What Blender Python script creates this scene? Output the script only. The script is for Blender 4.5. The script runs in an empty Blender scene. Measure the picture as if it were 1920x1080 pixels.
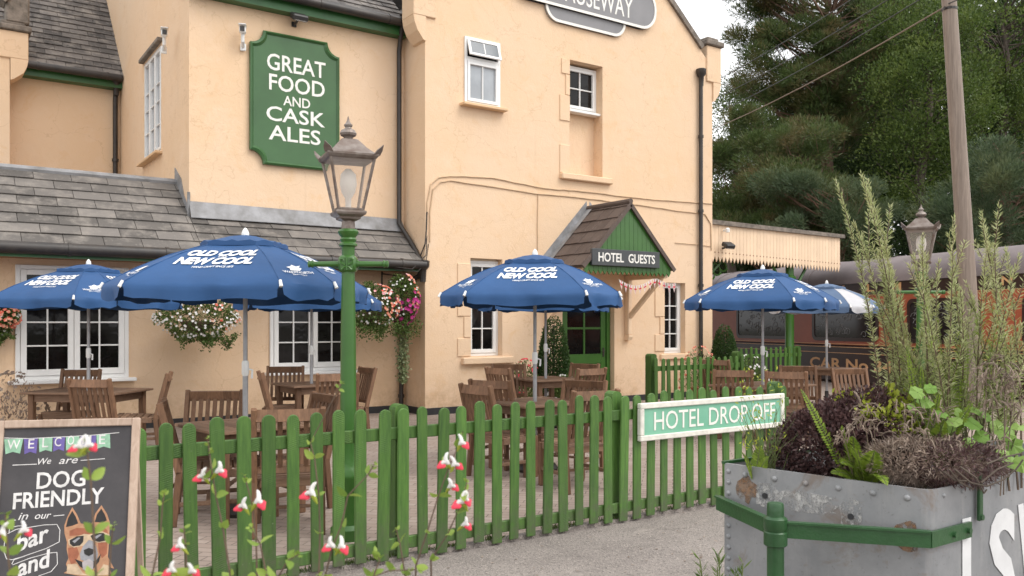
import bpy, bmesh, math, random
import numpy as np
from mathutils import Vector, Matrix
R = math.radians
random.seed(7)
rng = np.random.default_rng(7)
sc = bpy.context.scene
col = sc.collection

# ------------------------------------------------------------------ camera, world, sun, exposure
F = 1597.0                      # focal length in pixels of the 1920 wide photograph
FW = (0.5637, 0.8260)           # camera heading in the building's frame (X along the facade, Y into it)
EYE = 1.6
cam_d = bpy.data.cameras.new('camera'); cam_o = bpy.data.objects.new('camera', cam_d); col.objects.link(cam_o)
cam_o.location = (0, 0, EYE)
cam_o.rotation_euler = (R(90), 0, -math.atan2(FW[0], FW[1]))
cam_d.sensor_width = 36; cam_d.lens = F / 1920 * 36; cam_d.shift_y = 65 / 1920
cam_d.dof.use_dof = True; cam_d.dof.focus_distance = 6.5; cam_d.dof.aperture_fstop = 8.0
cam_d.clip_start = 0.05; cam_d.clip_end = 2000
sc.camera = cam_o

SUN_EL, SUN_AZ = R(52), (0.45, -0.80)       # sun stands in front of the facade, to the right
w = bpy.data.worlds.new('World'); sc.world = w; w.use_nodes = True
nt = w.node_tree; nt.nodes.clear()
out = nt.nodes.new('ShaderNodeOutputWorld'); bg = nt.nodes.new('ShaderNodeBackground')
sky = nt.nodes.new('ShaderNodeTexSky'); sky.sky_type = 'NISHITA'; sky.sun_disc = False
sky.sun_elevation = SUN_EL; sky.sun_rotation = math.atan2(SUN_AZ[0], SUN_AZ[1])
sky.air_density = 1.0; sky.dust_density = 4.0; sky.ozone_density = 1.0
hsv = nt.nodes.new('ShaderNodeHueSaturation'); hsv.inputs['Saturation'].default_value = 0.12
hsv.inputs['Value'].default_value = 1.0
nt.links.new(sky.outputs[0], hsv.inputs['Color'])
# closed cloud cover: thin, bright and nearly even, with the sky's own glow round the sun coming through
tcw = nt.nodes.new('ShaderNodeTexCoord'); cn = nt.nodes.new('ShaderNodeTexNoise'); cn.inputs['Scale'].default_value = 2.2; cn.inputs['Detail'].default_value = 6
nt.links.new(tcw.outputs['Generated'], cn.inputs['Vector'])
cr = nt.nodes.new('ShaderNodeMapRange'); cr.inputs[1].default_value = 0.3; cr.inputs[2].default_value = 0.7; cr.inputs[3].default_value = 0.0; cr.inputs[4].default_value = 1.0
nt.links.new(cn.outputs['Fac'], cr.inputs[0])
cm_ = nt.nodes.new('ShaderNodeMix'); cm_.data_type = 'RGBA'; cm_.inputs[6].default_value = (5.2, 5.25, 5.4, 1); cm_.inputs[7].default_value = (6.3, 6.3, 6.3, 1)
nt.links.new(cr.outputs[0], cm_.inputs[0])
ov = nt.nodes.new('ShaderNodeMix'); ov.data_type = 'RGBA'; ov.inputs[0].default_value = 0.78
nt.links.new(hsv.outputs[0], ov.inputs[6]); nt.links.new(cm_.outputs[2], ov.inputs[7]); nt.links.new(ov.outputs[2], bg.inputs['Color'])
bg.inputs['Strength'].default_value = 0.15
nt.links.new(bg.outputs[0], out.inputs[0])
sun_d = bpy.data.lights.new('sun', 'SUN'); sun_o = bpy.data.objects.new('sun', sun_d); col.objects.link(sun_o)
sun_d.energy = 0.6; sun_d.angle = R(28); sun_d.color = (1.0, 0.95, 0.88)
sd = Vector((SUN_AZ[0], SUN_AZ[1], 0)).normalized() * math.cos(SUN_EL) + Vector((0, 0, math.sin(SUN_EL)))
sun_o.rotation_euler = sd.to_track_quat('Z', 'Y').to_euler()
sun_o.location = (0, -5, 30)
sc.view_settings.view_transform = 'Standard'; sc.view_settings.look = 'None'
sc.view_settings.exposure = 1.07; sc.view_settings.gamma = 1.0

# ------------------------------------------------------------------ measuring: from the photograph's pixels to the place
def ray(px, py):
    a = (px - 960) / F
    return Vector((FW[0] + a * FW[1], FW[1] - a * FW[0], (605 - py) / F))
def at(px, py, d=None, X=None, Y=None, Z=None):
    r = ray(px, py)
    if X is not None: d = X / r.x
    elif Y is not None: d = Y / r.y
    elif Z is not None: d = (Z - EYE) / r.z
    return Vector((r.x * d, r.y * d, EYE + r.z * d))
def cam(r_, f_, z=0):           # metres to the right of and ahead of the camera
    return Vector((FW[0] * f_ + FW[1] * r_, FW[1] * f_ - FW[0] * r_, z))
CAMH = math.degrees(math.atan2(FW[1], FW[0]))     # camera heading, degrees

# ------------------------------------------------------------------ materials
MATS = {}
def nodes(name, rough=0.6, metal=0.0, spec=0.5):
    m = bpy.data.materials.new(name); m.use_nodes = True
    n = m.node_tree; p = n.nodes['Principled BSDF']
    p.inputs['Roughness'].default_value = rough; p.inputs['Metallic'].default_value = metal
    p.inputs['Specular IOR Level'].default_value = spec
    MATS[name] = m
    return m, n, p
def N(n, t, **k):
    x = n.nodes.new(t)
    for a, b in k.items():
        if a in x.inputs: x.inputs[a].default_value = b
        else: setattr(x, a, b)
    return x
def mixc(n, fac, a, b, mode='MIX'):
    x = n.nodes.new('ShaderNodeMix'); x.data_type = 'RGBA'; x.blend_type = mode
    for s, v in ((0, fac), (6, a), (7, b)):
        if hasattr(v, 'links') or hasattr(v, 'is_linked'): n.links.new(v, x.inputs[s])
        elif s == 0: x.inputs[0].default_value = v
        else: x.inputs[s].default_value = (*v, 1) if len(v) == 3 else v
    return x.outputs[2]
def ramp(n, src, lo, hi, a=0.0, b=1.0):
    x = n.nodes.new('ShaderNodeMapRange'); x.inputs[1].default_value = lo; x.inputs[2].default_value = hi
    x.inputs[3].default_value = a; x.inputs[4].default_value = b
    n.links.new(src, x.inputs[0]); return x.outputs[0]
def noise(n, scale, detail=4, rough=0.55, vec=None, dist=0.0):
    x = N(n, 'ShaderNodeTexNoise'); x.inputs['Scale'].default_value = scale; x.inputs['Detail'].default_value = detail
    x.inputs['Roughness'].default_value = rough; x.inputs['Distortion'].default_value = dist
    if vec is None:
        tc = N(n, 'ShaderNodeTexCoord'); vec = tc.outputs['Object']
    n.links.new(vec, x.inputs['Vector']); return x.outputs['Fac']
def objvec(n, sx=1, sy=1, sz=1):
    tc = N(n, 'ShaderNodeTexCoord'); mp = N(n, 'ShaderNodeMapping'); mp.inputs['Scale'].default_value = (sx, sy, sz)
    n.links.new(tc.outputs['Object'], mp.inputs['Vector']); return mp.outputs[0]
def bump(n, p, h, strength=0.3, dist=0.01):
    b = N(n, 'ShaderNodeBump'); b.inputs['Strength'].default_value = strength; b.inputs['Distance'].default_value = dist
    n.links.new(h, b.inputs['Height']); n.links.new(b.outputs[0], p.inputs['Normal'])
def paint(name, c, rough=0.55, var=0.15, scale=6, c2=None, metal=0.0, bmp=0.0, bscale=60, isl=0.0, spec=0.5, vec=None):
    m, n, p = nodes(name, rough, metal, spec)
    c2 = c2 or tuple(x * (1 - var) for x in c)
    f = ramp(n, noise(n, scale, 5, 0.6), 0.35, 0.7)
    o = mixc(n, f, c, c2)
    if isl:
        g = N(n, 'ShaderNodeNewGeometry')
        h = N(n, 'ShaderNodeHueSaturation')
        n.links.new(ramp(n, g.outputs['Random Per Island'], 0, 1, 1 - isl, 1 + isl), h.inputs['Value'])
        n.links.new(o, h.inputs['Color']); o = h.outputs[0]
    n.links.new(o, p.inputs['Base Color'])
    if bmp: bump(n, p, noise(n, bscale, 4, 0.6), bmp, 0.01)
    return m
def leafmat(name, a, b, c=None, trans=0.35, rough=0.5):
    m, n, p = nodes(name, rough, 0, 0.3)
    g = N(n, 'ShaderNodeNewGeometry')
    o = mixc(n, g.outputs['Random Per Island'], a, b)
    if c:
        o = mixc(n, ramp(n, noise(n, 0.9, 3), 0.48, 0.66), o, c)
    n.links.new(o, p.inputs['Base Color'])
    tr = N(n, 'ShaderNodeBsdfTranslucent'); n.links.new(o, tr.inputs['Color'])
    mx = N(n, 'ShaderNodeMixShader'); mx.inputs[0].default_value = trans
    n.links.new(p.outputs[0], mx.inputs[1]); n.links.new(tr.outputs[0], mx.inputs[2])
    n.links.new(mx.outputs[0], n.nodes['Material Output'].inputs[0])
    return m

# painted render of the hotel: peach masonry paint with faint patches, hairlines and dirt
def render_wall(name, base):
    m, n, p = nodes(name, 0.85, 0, 0.2)
    v = objvec(n, 1, 1, 1)
    big = ramp(n, noise(n, 0.55, 6, 0.6, v), 0.35, 0.65)
    o = mixc(n, big, base, (base[0] * 1.0, base[1] * 0.955, base[2] * 0.88))
    pt = ramp(n, noise(n, 2.3, 6, 0.68, v, 0.6), 0.56, 0.74)
    o = mixc(n, pt, o, (base[0] * 0.96, base[1] * 0.88, base[2] * 0.76))
    vs = objvec(n, 3.0, 3.0, 0.22)
    st = ramp(n, noise(n, 1.6, 6, 0.7, vs), 0.62, 0.80, 0, 0.35)
    o = mixc(n, st, o, (base[0] * 0.72, base[1] * 0.66, base[2] * 0.58))
    wr = N(n, 'ShaderNodeTexVoronoi', feature='DISTANCE_TO_EDGE'); wr.inputs['Scale'].default_value = 0.8
    dn = N(n, 'ShaderNodeTexNoise'); dn.inputs['Scale'].default_value = 2.0; dn.inputs['Detail'].default_value = 6
    n.links.new(v, dn.inputs['Vector'])
    ad = N(n, 'ShaderNodeVectorMath', operation='ADD'); n.links.new(v, ad.inputs[0]); n.links.new(dn.outputs['Color'], ad.inputs[1])
    n.links.new(ad.outputs[0], wr.inputs['Vector'])
    cr = ramp(n, wr.outputs['Distance'], 0.0, 0.007, 0.32, 0)
    o = mixc(n, cr, o, (base[0] * 0.6, base[1] * 0.5, base[2] * 0.4))
    sp_ = N(n, 'ShaderNodeSeparateXYZ'); n.links.new(v, sp_.inputs[0])          # splashed dirt along the foot of the wall, and specks
    gm = N(n, 'ShaderNodeMath', operation='MULTIPLY'); n.links.new(ramp(n, sp_.outputs[2], 0.05, 0.75, 0.8, 0), gm.inputs[0]); n.links.new(ramp(n, noise(n, 5, 6, 0.75, v), 0.38, 0.68), gm.inputs[1])
    o = mixc(n, gm.outputs[0], o, (base[0] * 0.55, base[1] * 0.46, base[2] * 0.36))
    o = mixc(n, ramp(n, noise(n, 9, 5, 0.8, v), 0.70, 0.78, 0, 0.22), o, (base[0] * 0.62, base[1] * 0.52, base[2] * 0.42))
    o = mixc(n, ramp(n, noise(n, 1.1, 5, 0.7, objvec(n, 1, 1, 1), 0.3), 0.55, 0.68, 0, 0.45), o, (min(base[0] * 1.06, .86), base[1] * 1.09, base[2] * 1.16))
    n.links.new(o, p.inputs['Base Color'])
    a = N(n, 'ShaderNodeMath', operation='ADD'); n.links.new(noise(n, 38, 5, 0.65, v), a.inputs[0])
    b = N(n, 'ShaderNodeMath', operation='MULTIPLY'); n.links.new(noise(n, 4, 4, 0.6, v), b.inputs[0]); b.inputs[1].default_value = 2.2
    n.links.new(b.outputs[0], a.inputs[1])
    bump(n, p, a.outputs[0], 0.42, 0.012)
    return m
PEACH = (0.735, 0.545, 0.380)
render_wall('peach_render', PEACH)
paint('peach_wood', (0.80, 0.59, 0.40), 0.6, 0.12, 3, isl=0.05, bmp=0.1)
paint('peach_trim', (0.74, 0.50, 0.29), 0.7, 0.15, 3, bmp=0.15)
paint('green_gloss', (0.045, 0.135, 0.023), 0.32, 0.22, 2.5, bmp=0.06, bscale=25)
paint('green_trim', (0.03, 0.12, 0.03), 0.4, 0.3, 2.5)
paint('white_gloss', (0.80, 0.79, 0.77), 0.35, 0.06, 4)
paint('cream_paint', (0.76, 0.73, 0.65), 0.55, 0.22, 14, bmp=0.1)
paint('black_iron', (0.022, 0.019, 0.018), 0.45, 0.4, 5, c2=(0.045, 0.035, 0.028), bmp=0.12, bscale=40)
paint('lead_grey', (0.30, 0.30, 0.31), 0.6, 0.4, 3.5, c2=(0.15, 0.145, 0.14), bmp=0.25, bscale=18)
paint('plinth_black', (0.03, 0.03, 0.033), 0.6, 0.4, 5)
paint('stone_cap', (0.24, 0.20, 0.165), 0.9, 0.5, 9, c2=(0.10, 0.085, 0.07), bmp=0.4, bscale=30)
paint('sign_green', (0.045, 0.125, 0.038), 0.33, 0.25, 1.5)
paint('sign_letter', (0.80, 0.78, 0.72), 0.5, 0.08, 20)
paint('sign_grey', (0.225, 0.22, 0.225), 0.45, 0.15, 2)
paint('sign_dark', (0.055, 0.06, 0.062), 0.45, 0.2, 3)
paint('sign_mint', (0.155, 0.40, 0.27), 0.4, 0.2, 3.5, c2=(0.21, 0.47, 0.33))
paint('steel_pole', (0.40, 0.40, 0.41), 0.45, 0.25, 8, metal=0.3)
paint('lamp_copper', (0.13, 0.09, 0.07), 0.42, 0.4, 12, c2=(0.26, 0.225, 0.20), metal=0.35)
paint('white_plastic', (0.78, 0.78, 0.76), 0.4, 0.05, 6)
paint('dark_plastic', (0.035, 0.033, 0.032), 0.5, 0.2, 6)
paint('soil', (0.035, 0.024, 0.016), 0.95, 0.5, 20, bmp=0.8, bscale=40)
paint('terracotta', (0.28, 0.12, 0.06), 0.8, 0.3, 8)
paint('bark', (0.11, 0.085, 0.065), 0.9, 0.5, 4, c2=(0.05, 0.038, 0.03), bmp=0.6, bscale=14)
paint('pine_bark', (0.20, 0.12, 0.08), 0.9, 0.5, 4, c2=(0.10, 0.06, 0.045), bmp=0.6, bscale=14)
paint('stem_green', (0.13, 0.16, 0.05), 0.6, 0.3, 10)
paint('stem_brown', (0.13, 0.085, 0.055), 0.7, 0.4, 12)
paint('dry_stem', (0.24, 0.18, 0.135), 0.8, 0.4, 20, isl=0.3)
paint('cable_peach', (0.60, 0.42, 0.26), 0.6, 0.3, 4)
paint('gold_paint', (0.75, 0.42, 0.20), 0.45, 0.2, 6)
paint('train_red', (0.40, 0.10, 0.05), 0.35, 0.18, 1.5)
paint('train_dark', (0.042, 0.021, 0.018), 0.3, 0.3, 1.5)
paint('train_roof', (0.20, 0.165, 0.165), 0.7, 0.35, 1.2, c2=(0.135, 0.11, 0.11))
paint('umbrella_pale', (0.42, 0.45, 0.50), 0.8, 0.15, 4)
paint('soffit_brown', (0.30, 0.15, 0.07), 0.7, 0.2, 3)
paint('wire_black', (0.03, 0.03, 0.03), 0.6, 0.1, 3)
paint('valance_gap', (0.24, 0.10, 0.05), 0.8, 0.2, 3)

# slate: every slate its own shade, with lichen
def slate(name, a, b, lich):
    m, n, p = nodes(name, 0.8, 0, 0.3)
    g = N(n, 'ShaderNodeNewGeometry')
    o = mixc(n, g.outputs['Random Per Island'], a, b)
    o = mixc(n, ramp(n, noise(n, 3.5, 6, 0.7), 0.47, 0.66, 0, 0.85), o, lich)
    o = mixc(n, ramp(n, noise(n, 26, 3, 0.6), 0.66, 0.76, 0, 0.5), o, (0.42, 0.38, 0.33))
    n.links.new(o, p.inputs['Base Color']); bump(n, p, noise(n, 45, 5, 0.7), 0.5, 0.006)
slate('slate_brown', (0.088, 0.080, 0.073), (0.185, 0.168, 0.153), (0.24, 0.215, 0.19))
slate('slate_dark', (0.065, 0.060, 0.058), (0.17, 0.155, 0.145), (0.27, 0.245, 0.22))
slate('slate_porch', (0.085, 0.062, 0.053), (0.12, 0.09, 0.076), (0.13, 0.10, 0.085))

# weathered garden furniture timber
def timber(name, a, b, grain=(14, 14, 1.6), isl=0.22, ax=None):
    m, n, p = nodes(name, 0.62, 0, 0.3)
    v = objvec(n, *grain)
    f = ramp(n, noise(n, 3.2, 6, 0.7, v, 0.8), 0.3, 0.7)
    o = mixc(n, f, a, b)
    g = N(n, 'ShaderNodeNewGeometry'); h = N(n, 'ShaderNodeHueSaturation')
    n.links.new(ramp(n, g.outputs['Random Per Island'], 0, 1, 1 - isl, 1 + isl), h.inputs['Value']); n.links.new(o, h.inputs['Color'])
    oi = N(n, 'ShaderNodeObjectInfo'); h2 = N(n, 'ShaderNodeHueSaturation')
    n.links.new(ramp(n, oi.outputs['Random'], 0, 1, 0.85, 1.15), h2.inputs['Value']); n.links.new(h.outputs[0], h2.inputs['Color'])
    n.links.new(h2.outputs[0], p.inputs['Base Color']); bump(n, p, f, 0.25, 0.004)
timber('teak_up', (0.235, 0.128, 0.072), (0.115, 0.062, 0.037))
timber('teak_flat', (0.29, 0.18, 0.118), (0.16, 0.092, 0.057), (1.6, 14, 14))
timber('pole_wood', (0.27, 0.215, 0.175), (0.145, 0.112, 0.09), (9, 9, 0.5), 0.05)
timber('board_frame', (0.52, 0.40, 0.315), (0.34, 0.24, 0.18), (8, 8, 2.0), 0.12)

# green picket paint: brush marks, rough-sawn ridges, dirty feet
m, n, p = nodes('picket_green', 0.5, 0, 0.4)
oi = N(n, 'ShaderNodeObjectInfo')
v = objvec(n, 1, 1, 1)
ad = N(n, 'ShaderNodeVectorMath', operation='ADD'); n.links.new(v, ad.inputs[0])
sv = N(n, 'ShaderNodeVectorMath', operation='SCALE'); sv.inputs[0].default_value = (7, 3, 11); n.links.new(oi.outputs['Random'], sv.inputs['Scale']); n.links.new(sv.outputs[0], ad.inputs[1])
mp = N(n, 'ShaderNodeMapping'); mp.inputs['Scale'].default_value = (18, 18, 1.7); n.links.new(ad.outputs[0], mp.inputs['Vector'])
f = ramp(n, noise(n, 2.5, 6, 0.7, mp.outputs[0]), 0.35, 0.68)
o = mixc(n, f, (0.080, 0.168, 0.030), (0.040, 0.098, 0.019))
h = N(n, 'ShaderNodeHueSaturation'); n.links.new(ramp(n, oi.outputs['Random'], 0, 1, 0.72, 1.22), h.inputs['Value']); n.links.new(o, h.inputs['Color'])
sx = N(n, 'ShaderNodeSeparateXYZ'); n.links.new(v, sx.inputs[0])
foot = N(n, 'ShaderNodeMath', operation='MULTIPLY'); n.links.new(ramp(n, sx.outputs[2], 0.0, 0.42, 1, 0), foot.inputs[0])
n.links.new(ramp(n, noise(n, 14, 5, 0.7, ad.outputs[0]), 0.35, 0.65), foot.inputs[1])
o = mixc(n, foot.outputs[0], h.outputs[0], (0.085, 0.095, 0.055))
o = mixc(n, ramp(n, noise(n, 60, 2, 0.5, ad.outputs[0]), 0.73, 0.77, 0, 0.8), o, (0.16, 0.20, 0.12))
n.links.new(o, p.inputs['Base Color'])
wv = N(n, 'ShaderNodeTexWave'); wv.inputs['Scale'].default_value = 26; wv.inputs['Distortion'].default_value = 2.5; wv.bands_direction = 'Z'
mp2 = N(n, 'ShaderNodeMapping'); mp2.inputs['Rotation'].default_value = (0, 0.25, 0); n.links.new(ad.outputs[0], mp2.inputs['Vector']); n.links.new(mp2.outputs[0], wv.inputs['Vector'])
sm = N(n, 'ShaderNodeMath', operation='MULTIPLY'); n.links.new(wv.outputs['Fac'], sm.inputs[0]); n.links.new(ramp(n, noise(n, 5, 3, 0.5, ad.outputs[0]), 0.5, 0.65), sm.inputs[1])
bump(n, p, sm.outputs[0], 0.35, 0.004)

# block paving in running bond, and worn tarmac
m, n, p = nodes('block_paving', 0.85, 0, 0.25)
tc = N(n, 'ShaderNodeTexCoord')
mp = N(n, 'ShaderNodeMapping'); mp.inputs['Rotation'].default_value = (0, 0, R(45)); n.links.new(tc.outputs['Object'], mp.inputs['Vector'])
bt = N(n, 'ShaderNodeTexBrick'); n.links.new(mp.outputs[0], bt.inputs['Vector'])
bt.inputs['Scale'].default_value = 1.0; bt.inputs['Brick Width'].default_value = 0.2; bt.inputs['Row Height'].default_value = 0.1; bt.inputs['Mortar Size'].default_value = 0.005
bt.inputs['Color1'].default_value = (0.32, 0.248, 0.207, 1); bt.inputs['Color2'].default_value = (0.40, 0.325, 0.277, 1); bt.inputs['Mortar'].default_value = (0.15, 0.12, 0.10, 1)
o = mixc(n, ramp(n, noise(n, 1.2, 6, 0.7), 0.4, 0.7, 0, 0.6), bt.outputs[0], (0.27, 0.22, 0.185))
o = mixc(n, ramp(n, noise(n, 30, 3, 0.6), 0.6, 0.72, 0, 0.35), o, (0.17, 0.14, 0.12))
n.links.new(o, p.inputs['Base Color']); bump(n, p, bt.outputs['Fac'], -0.5, 0.004)
m, n, p = nodes('tarmac_worn', 0.9, 0, 0.25)
o = mixc(n, ramp(n, noise(n, 0.9, 6, 0.7), 0.35, 0.7), (0.30, 0.264, 0.24), (0.20, 0.175, 0.16))
vo = N(n, 'ShaderNodeTexVoronoi'); vo.inputs['Scale'].default_value = 95; tc = N(n, 'ShaderNodeTexCoord'); n.links.new(tc.outputs['Object'], vo.inputs['Vector'])
sp = N(n, 'ShaderNodeSeparateColor'); n.links.new(vo.outputs['Color'], sp.inputs[0])
o = mixc(n, ramp(n, sp.outputs[0], 0.72, 0.95, 0, 0.55), o, (0.40, 0.35, 0.31))
o = mixc(n, ramp(n, sp.outputs[1], 0.75, 0.95, 0, 0.55), o, (0.085, 0.075, 0.07))
o = mixc(n, ramp(n, noise(n, 2.2, 5, 0.75, None, 1.2), 0.58, 0.70, 0, 0.6), o, (0.37, 0.325, 0.29))
o = mixc(n, ramp(n, noise(n, 0.55, 5, 0.7, objvec(n, 1, 2.2, 1), 0.8), 0.55, 0.66, 0, 0.55), o, (0.13, 0.112, 0.10))
n.links.new(o, p.inputs['Base Color']); bump(n, p, vo.outputs['Distance'], 0.7, 0.008)
paint('earth', (0.075, 0.07, 0.04), 0.95, 0.5, 3, c2=(0.05, 0.06, 0.025), bmp=0.5, bscale=10)

# glass
def glass(name, c, rough=0.04, spec=0.5):
    m, n, p = nodes(name, rough, 0, spec); p.inputs['Base Color'].default_value = (*c, 1)
    o = mixc(n, ramp(n, noise(n, 1.7, 4, 0.6), 0.4, 0.65), c, tuple(min(x * 2.0 + 0.004, x * 1.25 + .01) for x in c)); n.links.new(o, p.inputs['Base Color'])
glass('dark_glass', (0.006, 0.0052, 0.005), 0.05, 0.22)
glass('net_glass', (0.30, 0.32, 0.34), 0.06, 0.5)
m_, n_, p_ = MATS['dark_glass'], MATS['dark_glass'].node_tree, MATS['dark_glass'].node_tree.nodes['Principled BSDF']; bump(n_, p_, noise(n_, 2.5, 3), 0.12, 0.02)
glass('sky_glass', (0.10, 0.115, 0.13), 0.08, 0.3)
glass('train_glass', (0.02, 0.016, 0.016), 0.08, 0.4)
m, n, p = nodes('lamp_glass', 0.15, 0, 0.5); p.inputs['Base Color'].default_value = (0.75, 0.66, 0.58, 1)
tr = N(n, 'ShaderNodeBsdfTransparent'); tr.inputs[0].default_value = (0.93, 0.90, 0.87, 1)
mx = N(n, 'ShaderNodeMixShader'); mx.inputs[0].default_value = 0.80
n.links.new(p.outputs[0], mx.inputs[1]); n.links.new(tr.outputs[0], mx.inputs[2]); n.links.new(mx.outputs[0], n.nodes['Material Output'].inputs[0])
# parasol cloth
def cloth(name, c):
    m, n, p = nodes(name, 0.65, 0, 0.35)
    o = mixc(n, ramp(n, noise(n, 2.2, 4, 0.6), 0.35, 0.7), c, tuple(x * 0.82 for x in c)); n.links.new(o, p.inputs['Base Color'])
    tr = N(n, 'ShaderNodeBsdfTranslucent'); n.links.new(o, tr.inputs['Color'])
    mx = N(n, 'ShaderNodeMixShader'); mx.inputs[0].default_value = 0.02
    n.links.new(p.outputs[0], mx.inputs[1]); n.links.new(tr.outputs[0], mx.inputs[2]); n.links.new(mx.outputs[0], n.nodes['Material Output'].inputs[0])
    bump(n, p, noise(n, 5, 4, 0.55), 0.25, 0.02)
cloth('parasol_blue', (0.023, 0.082, 0.215))
cloth('parasol_faded', (0.10, 0.16, 0.27))
cloth('parasol_white', (0.50, 0.50, 0.52))
paint('parasol_print', (0.80, 0.80, 0.80), 0.6, 0.05, 20)
# galvanised tank steel with rust and whitewash scars
m, n, p = nodes('tank_steel', 0.5, 0.25, 0.5)
o = mixc(n, ramp(n, noise(n, 2.5, 6, 0.65), 0.35, 0.68), (0.31, 0.312, 0.317), (0.185, 0.193, 0.202))
vs = objvec(n, 9, 9, 0.9)
o = mixc(n, ramp(n, noise(n, 2.0, 5, 0.7, vs), 0.55, 0.75, 0, 0.45), o, (0.37, 0.36, 0.35))
o = mixc(n, ramp(n, noise(n, 3.4, 6, 0.7, None, 0.6), 0.58, 0.68, 0, 0.55), o, (0.19, 0.125, 0.08))
o = mixc(n, ramp(n, noise(n, 45, 4, 0.7), 0.62, 0.70, 0, 0.5), o, (0.12, 0.11, 0.105))
n.links.new(o, p.inputs['Base Color']); bump(n, p, noise(n, 8, 5, 0.6), 0.22, 0.01)
def flaked(name, a, b, scale, lo, hi):                     # worn paint or rust with the steel showing through in flakes
    m, n, p = nodes(name, 0.85, 0.0, 0.3)
    o = mixc(n, ramp(n, noise(n, 30, 5, 0.75), 0.40, 0.62), a, b); n.links.new(o, p.inputs['Base Color'])
    tr = N(n, 'ShaderNodeBsdfTransparent'); mx = N(n, 'ShaderNodeMixShader'); n.links.new(ramp(n, noise(n, scale, 6, 0.75), lo, hi), mx.inputs[0])
    n.links.new(tr.outputs[0], mx.inputs[1]); n.links.new(p.outputs[0], mx.inputs[2]); n.links.new(mx.outputs[0], n.nodes['Material Output'].inputs[0])
flaked('scar_white', (0.50, 0.49, 0.47), (0.30, 0.30, 0.30), 22, 0.46, 0.60)
flaked('rusty', (0.25, 0.14, 0.075), (0.23, 0.18, 0.145), 16, 0.42, 0.60)
paint('tank_letter', (0.66, 0.66, 0.66), 0.6, 0.15, 9)
paint('post_green', (0.026, 0.088, 0.028), 0.38, 0.3, 5, bmp=0.2, bscale=50)
# chalkboard
m, n, p = nodes('chalk_black', 0.75, 0, 0.25)
o = mixc(n, ramp(n, noise(n, 4, 6, 0.7), 0.35, 0.7), (0.058, 0.055, 0.058), (0.085, 0.08, 0.082)); n.links.new(o, p.inputs['Base Color'])
for nm, c in (('chalk_white', (0.72, 0.70, 0.68)), ('chalk_mint', (0.30, 0.52, 0.36)), ('chalk_violet', (0.15, 0.115, 0.34)), ('chalk_grey', (0.30, 0.30, 0.32)),
              ('chalk_tan', (0.47, 0.25, 0.14)), ('chalk_orange', (0.34, 0.12, 0.065)), ('chalk_dark', (0.03, 0.028, 0.028)), ('chalk_tongue', (0.42, 0.38, 0.38)), ('chalk_cream', (0.56, 0.42, 0.28))):
    paint(nm, c, 0.85, 0.3, 30)
# foliage
leafmat('leaf_oak', (0.042, 0.074, 0.014), (0.10, 0.15, 0.03), (0.145, 0.19, 0.045))
leafmat('leaf_oak_dark', (0.020, 0.042, 0.012), (0.044, 0.078, 0.020), (0.06, 0.098, 0.028))
leafmat('needle_pine', (0.045, 0.070, 0.020), (0.10, 0.145, 0.042), (0.15, 0.12, 0.05))
leafmat('needle_blue', (0.048, 0.078, 0.038), (0.11, 0.155, 0.078), (0.14, 0.165, 0.075))
leafmat('leaf_wood', (0.012, 0.026, 0.010), (0.024, 0.042, 0.014))
leafmat('leaf_rosemary', (0.27, 0.32, 0.11), (0.56, 0.58, 0.32), (0.50, 0.43, 0.22))
leafmat('leaf_purple', (0.050, 0.026, 0.028), (0.15, 0.085, 0.08), (0.17, 0.115, 0.10), 0.2, 0.34)
leafmat('leaf_lime', (0.30, 0.36, 0.035), (0.46, 0.50, 0.08))
leafmat('leaf_fern', (0.13, 0.21, 0.025), (0.27, 0.36, 0.05))
leafmat('leaf_bright', (0.16, 0.30, 0.05), (0.30, 0.44, 0.12))
leafmat('leaf_dry', (0.22, 0.155, 0.12), (0.42, 0.34, 0.28))
leafmat('leaf_box', (0.028, 0.062, 0.018), (0.065, 0.12, 0.03))
leafmat('leaf_basket', (0.06, 0.105, 0.025), (0.14, 0.20, 0.05))
leafmat('leaf_salvia', (0.16, 0.26, 0.045), (0.33, 0.44, 0.09))
leafmat('leaf_ivy', (0.14, 0.19, 0.07), (0.34, 0.38, 0.22))
leafmat('petal_white', (0.72, 0.70, 0.66), (0.84, 0.82, 0.80), None, 0.25)
leafmat('petal_red', (0.62, 0.03, 0.05), (0.75, 0.06, 0.10), None, 0.2)
leafmat('petal_mixed', (0.60, 0.05, 0.03), (0.75, 0.45, 0.30), None, 0.2)
leafmat('petal_magenta', (0.30, 0.01, 0.11), (0.55, 0.04, 0.26), None, 0.2)
leafmat('petal_pink', (0.70, 0.25, 0.28), (0.80, 0.55, 0.55), None, 0.2)

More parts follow.
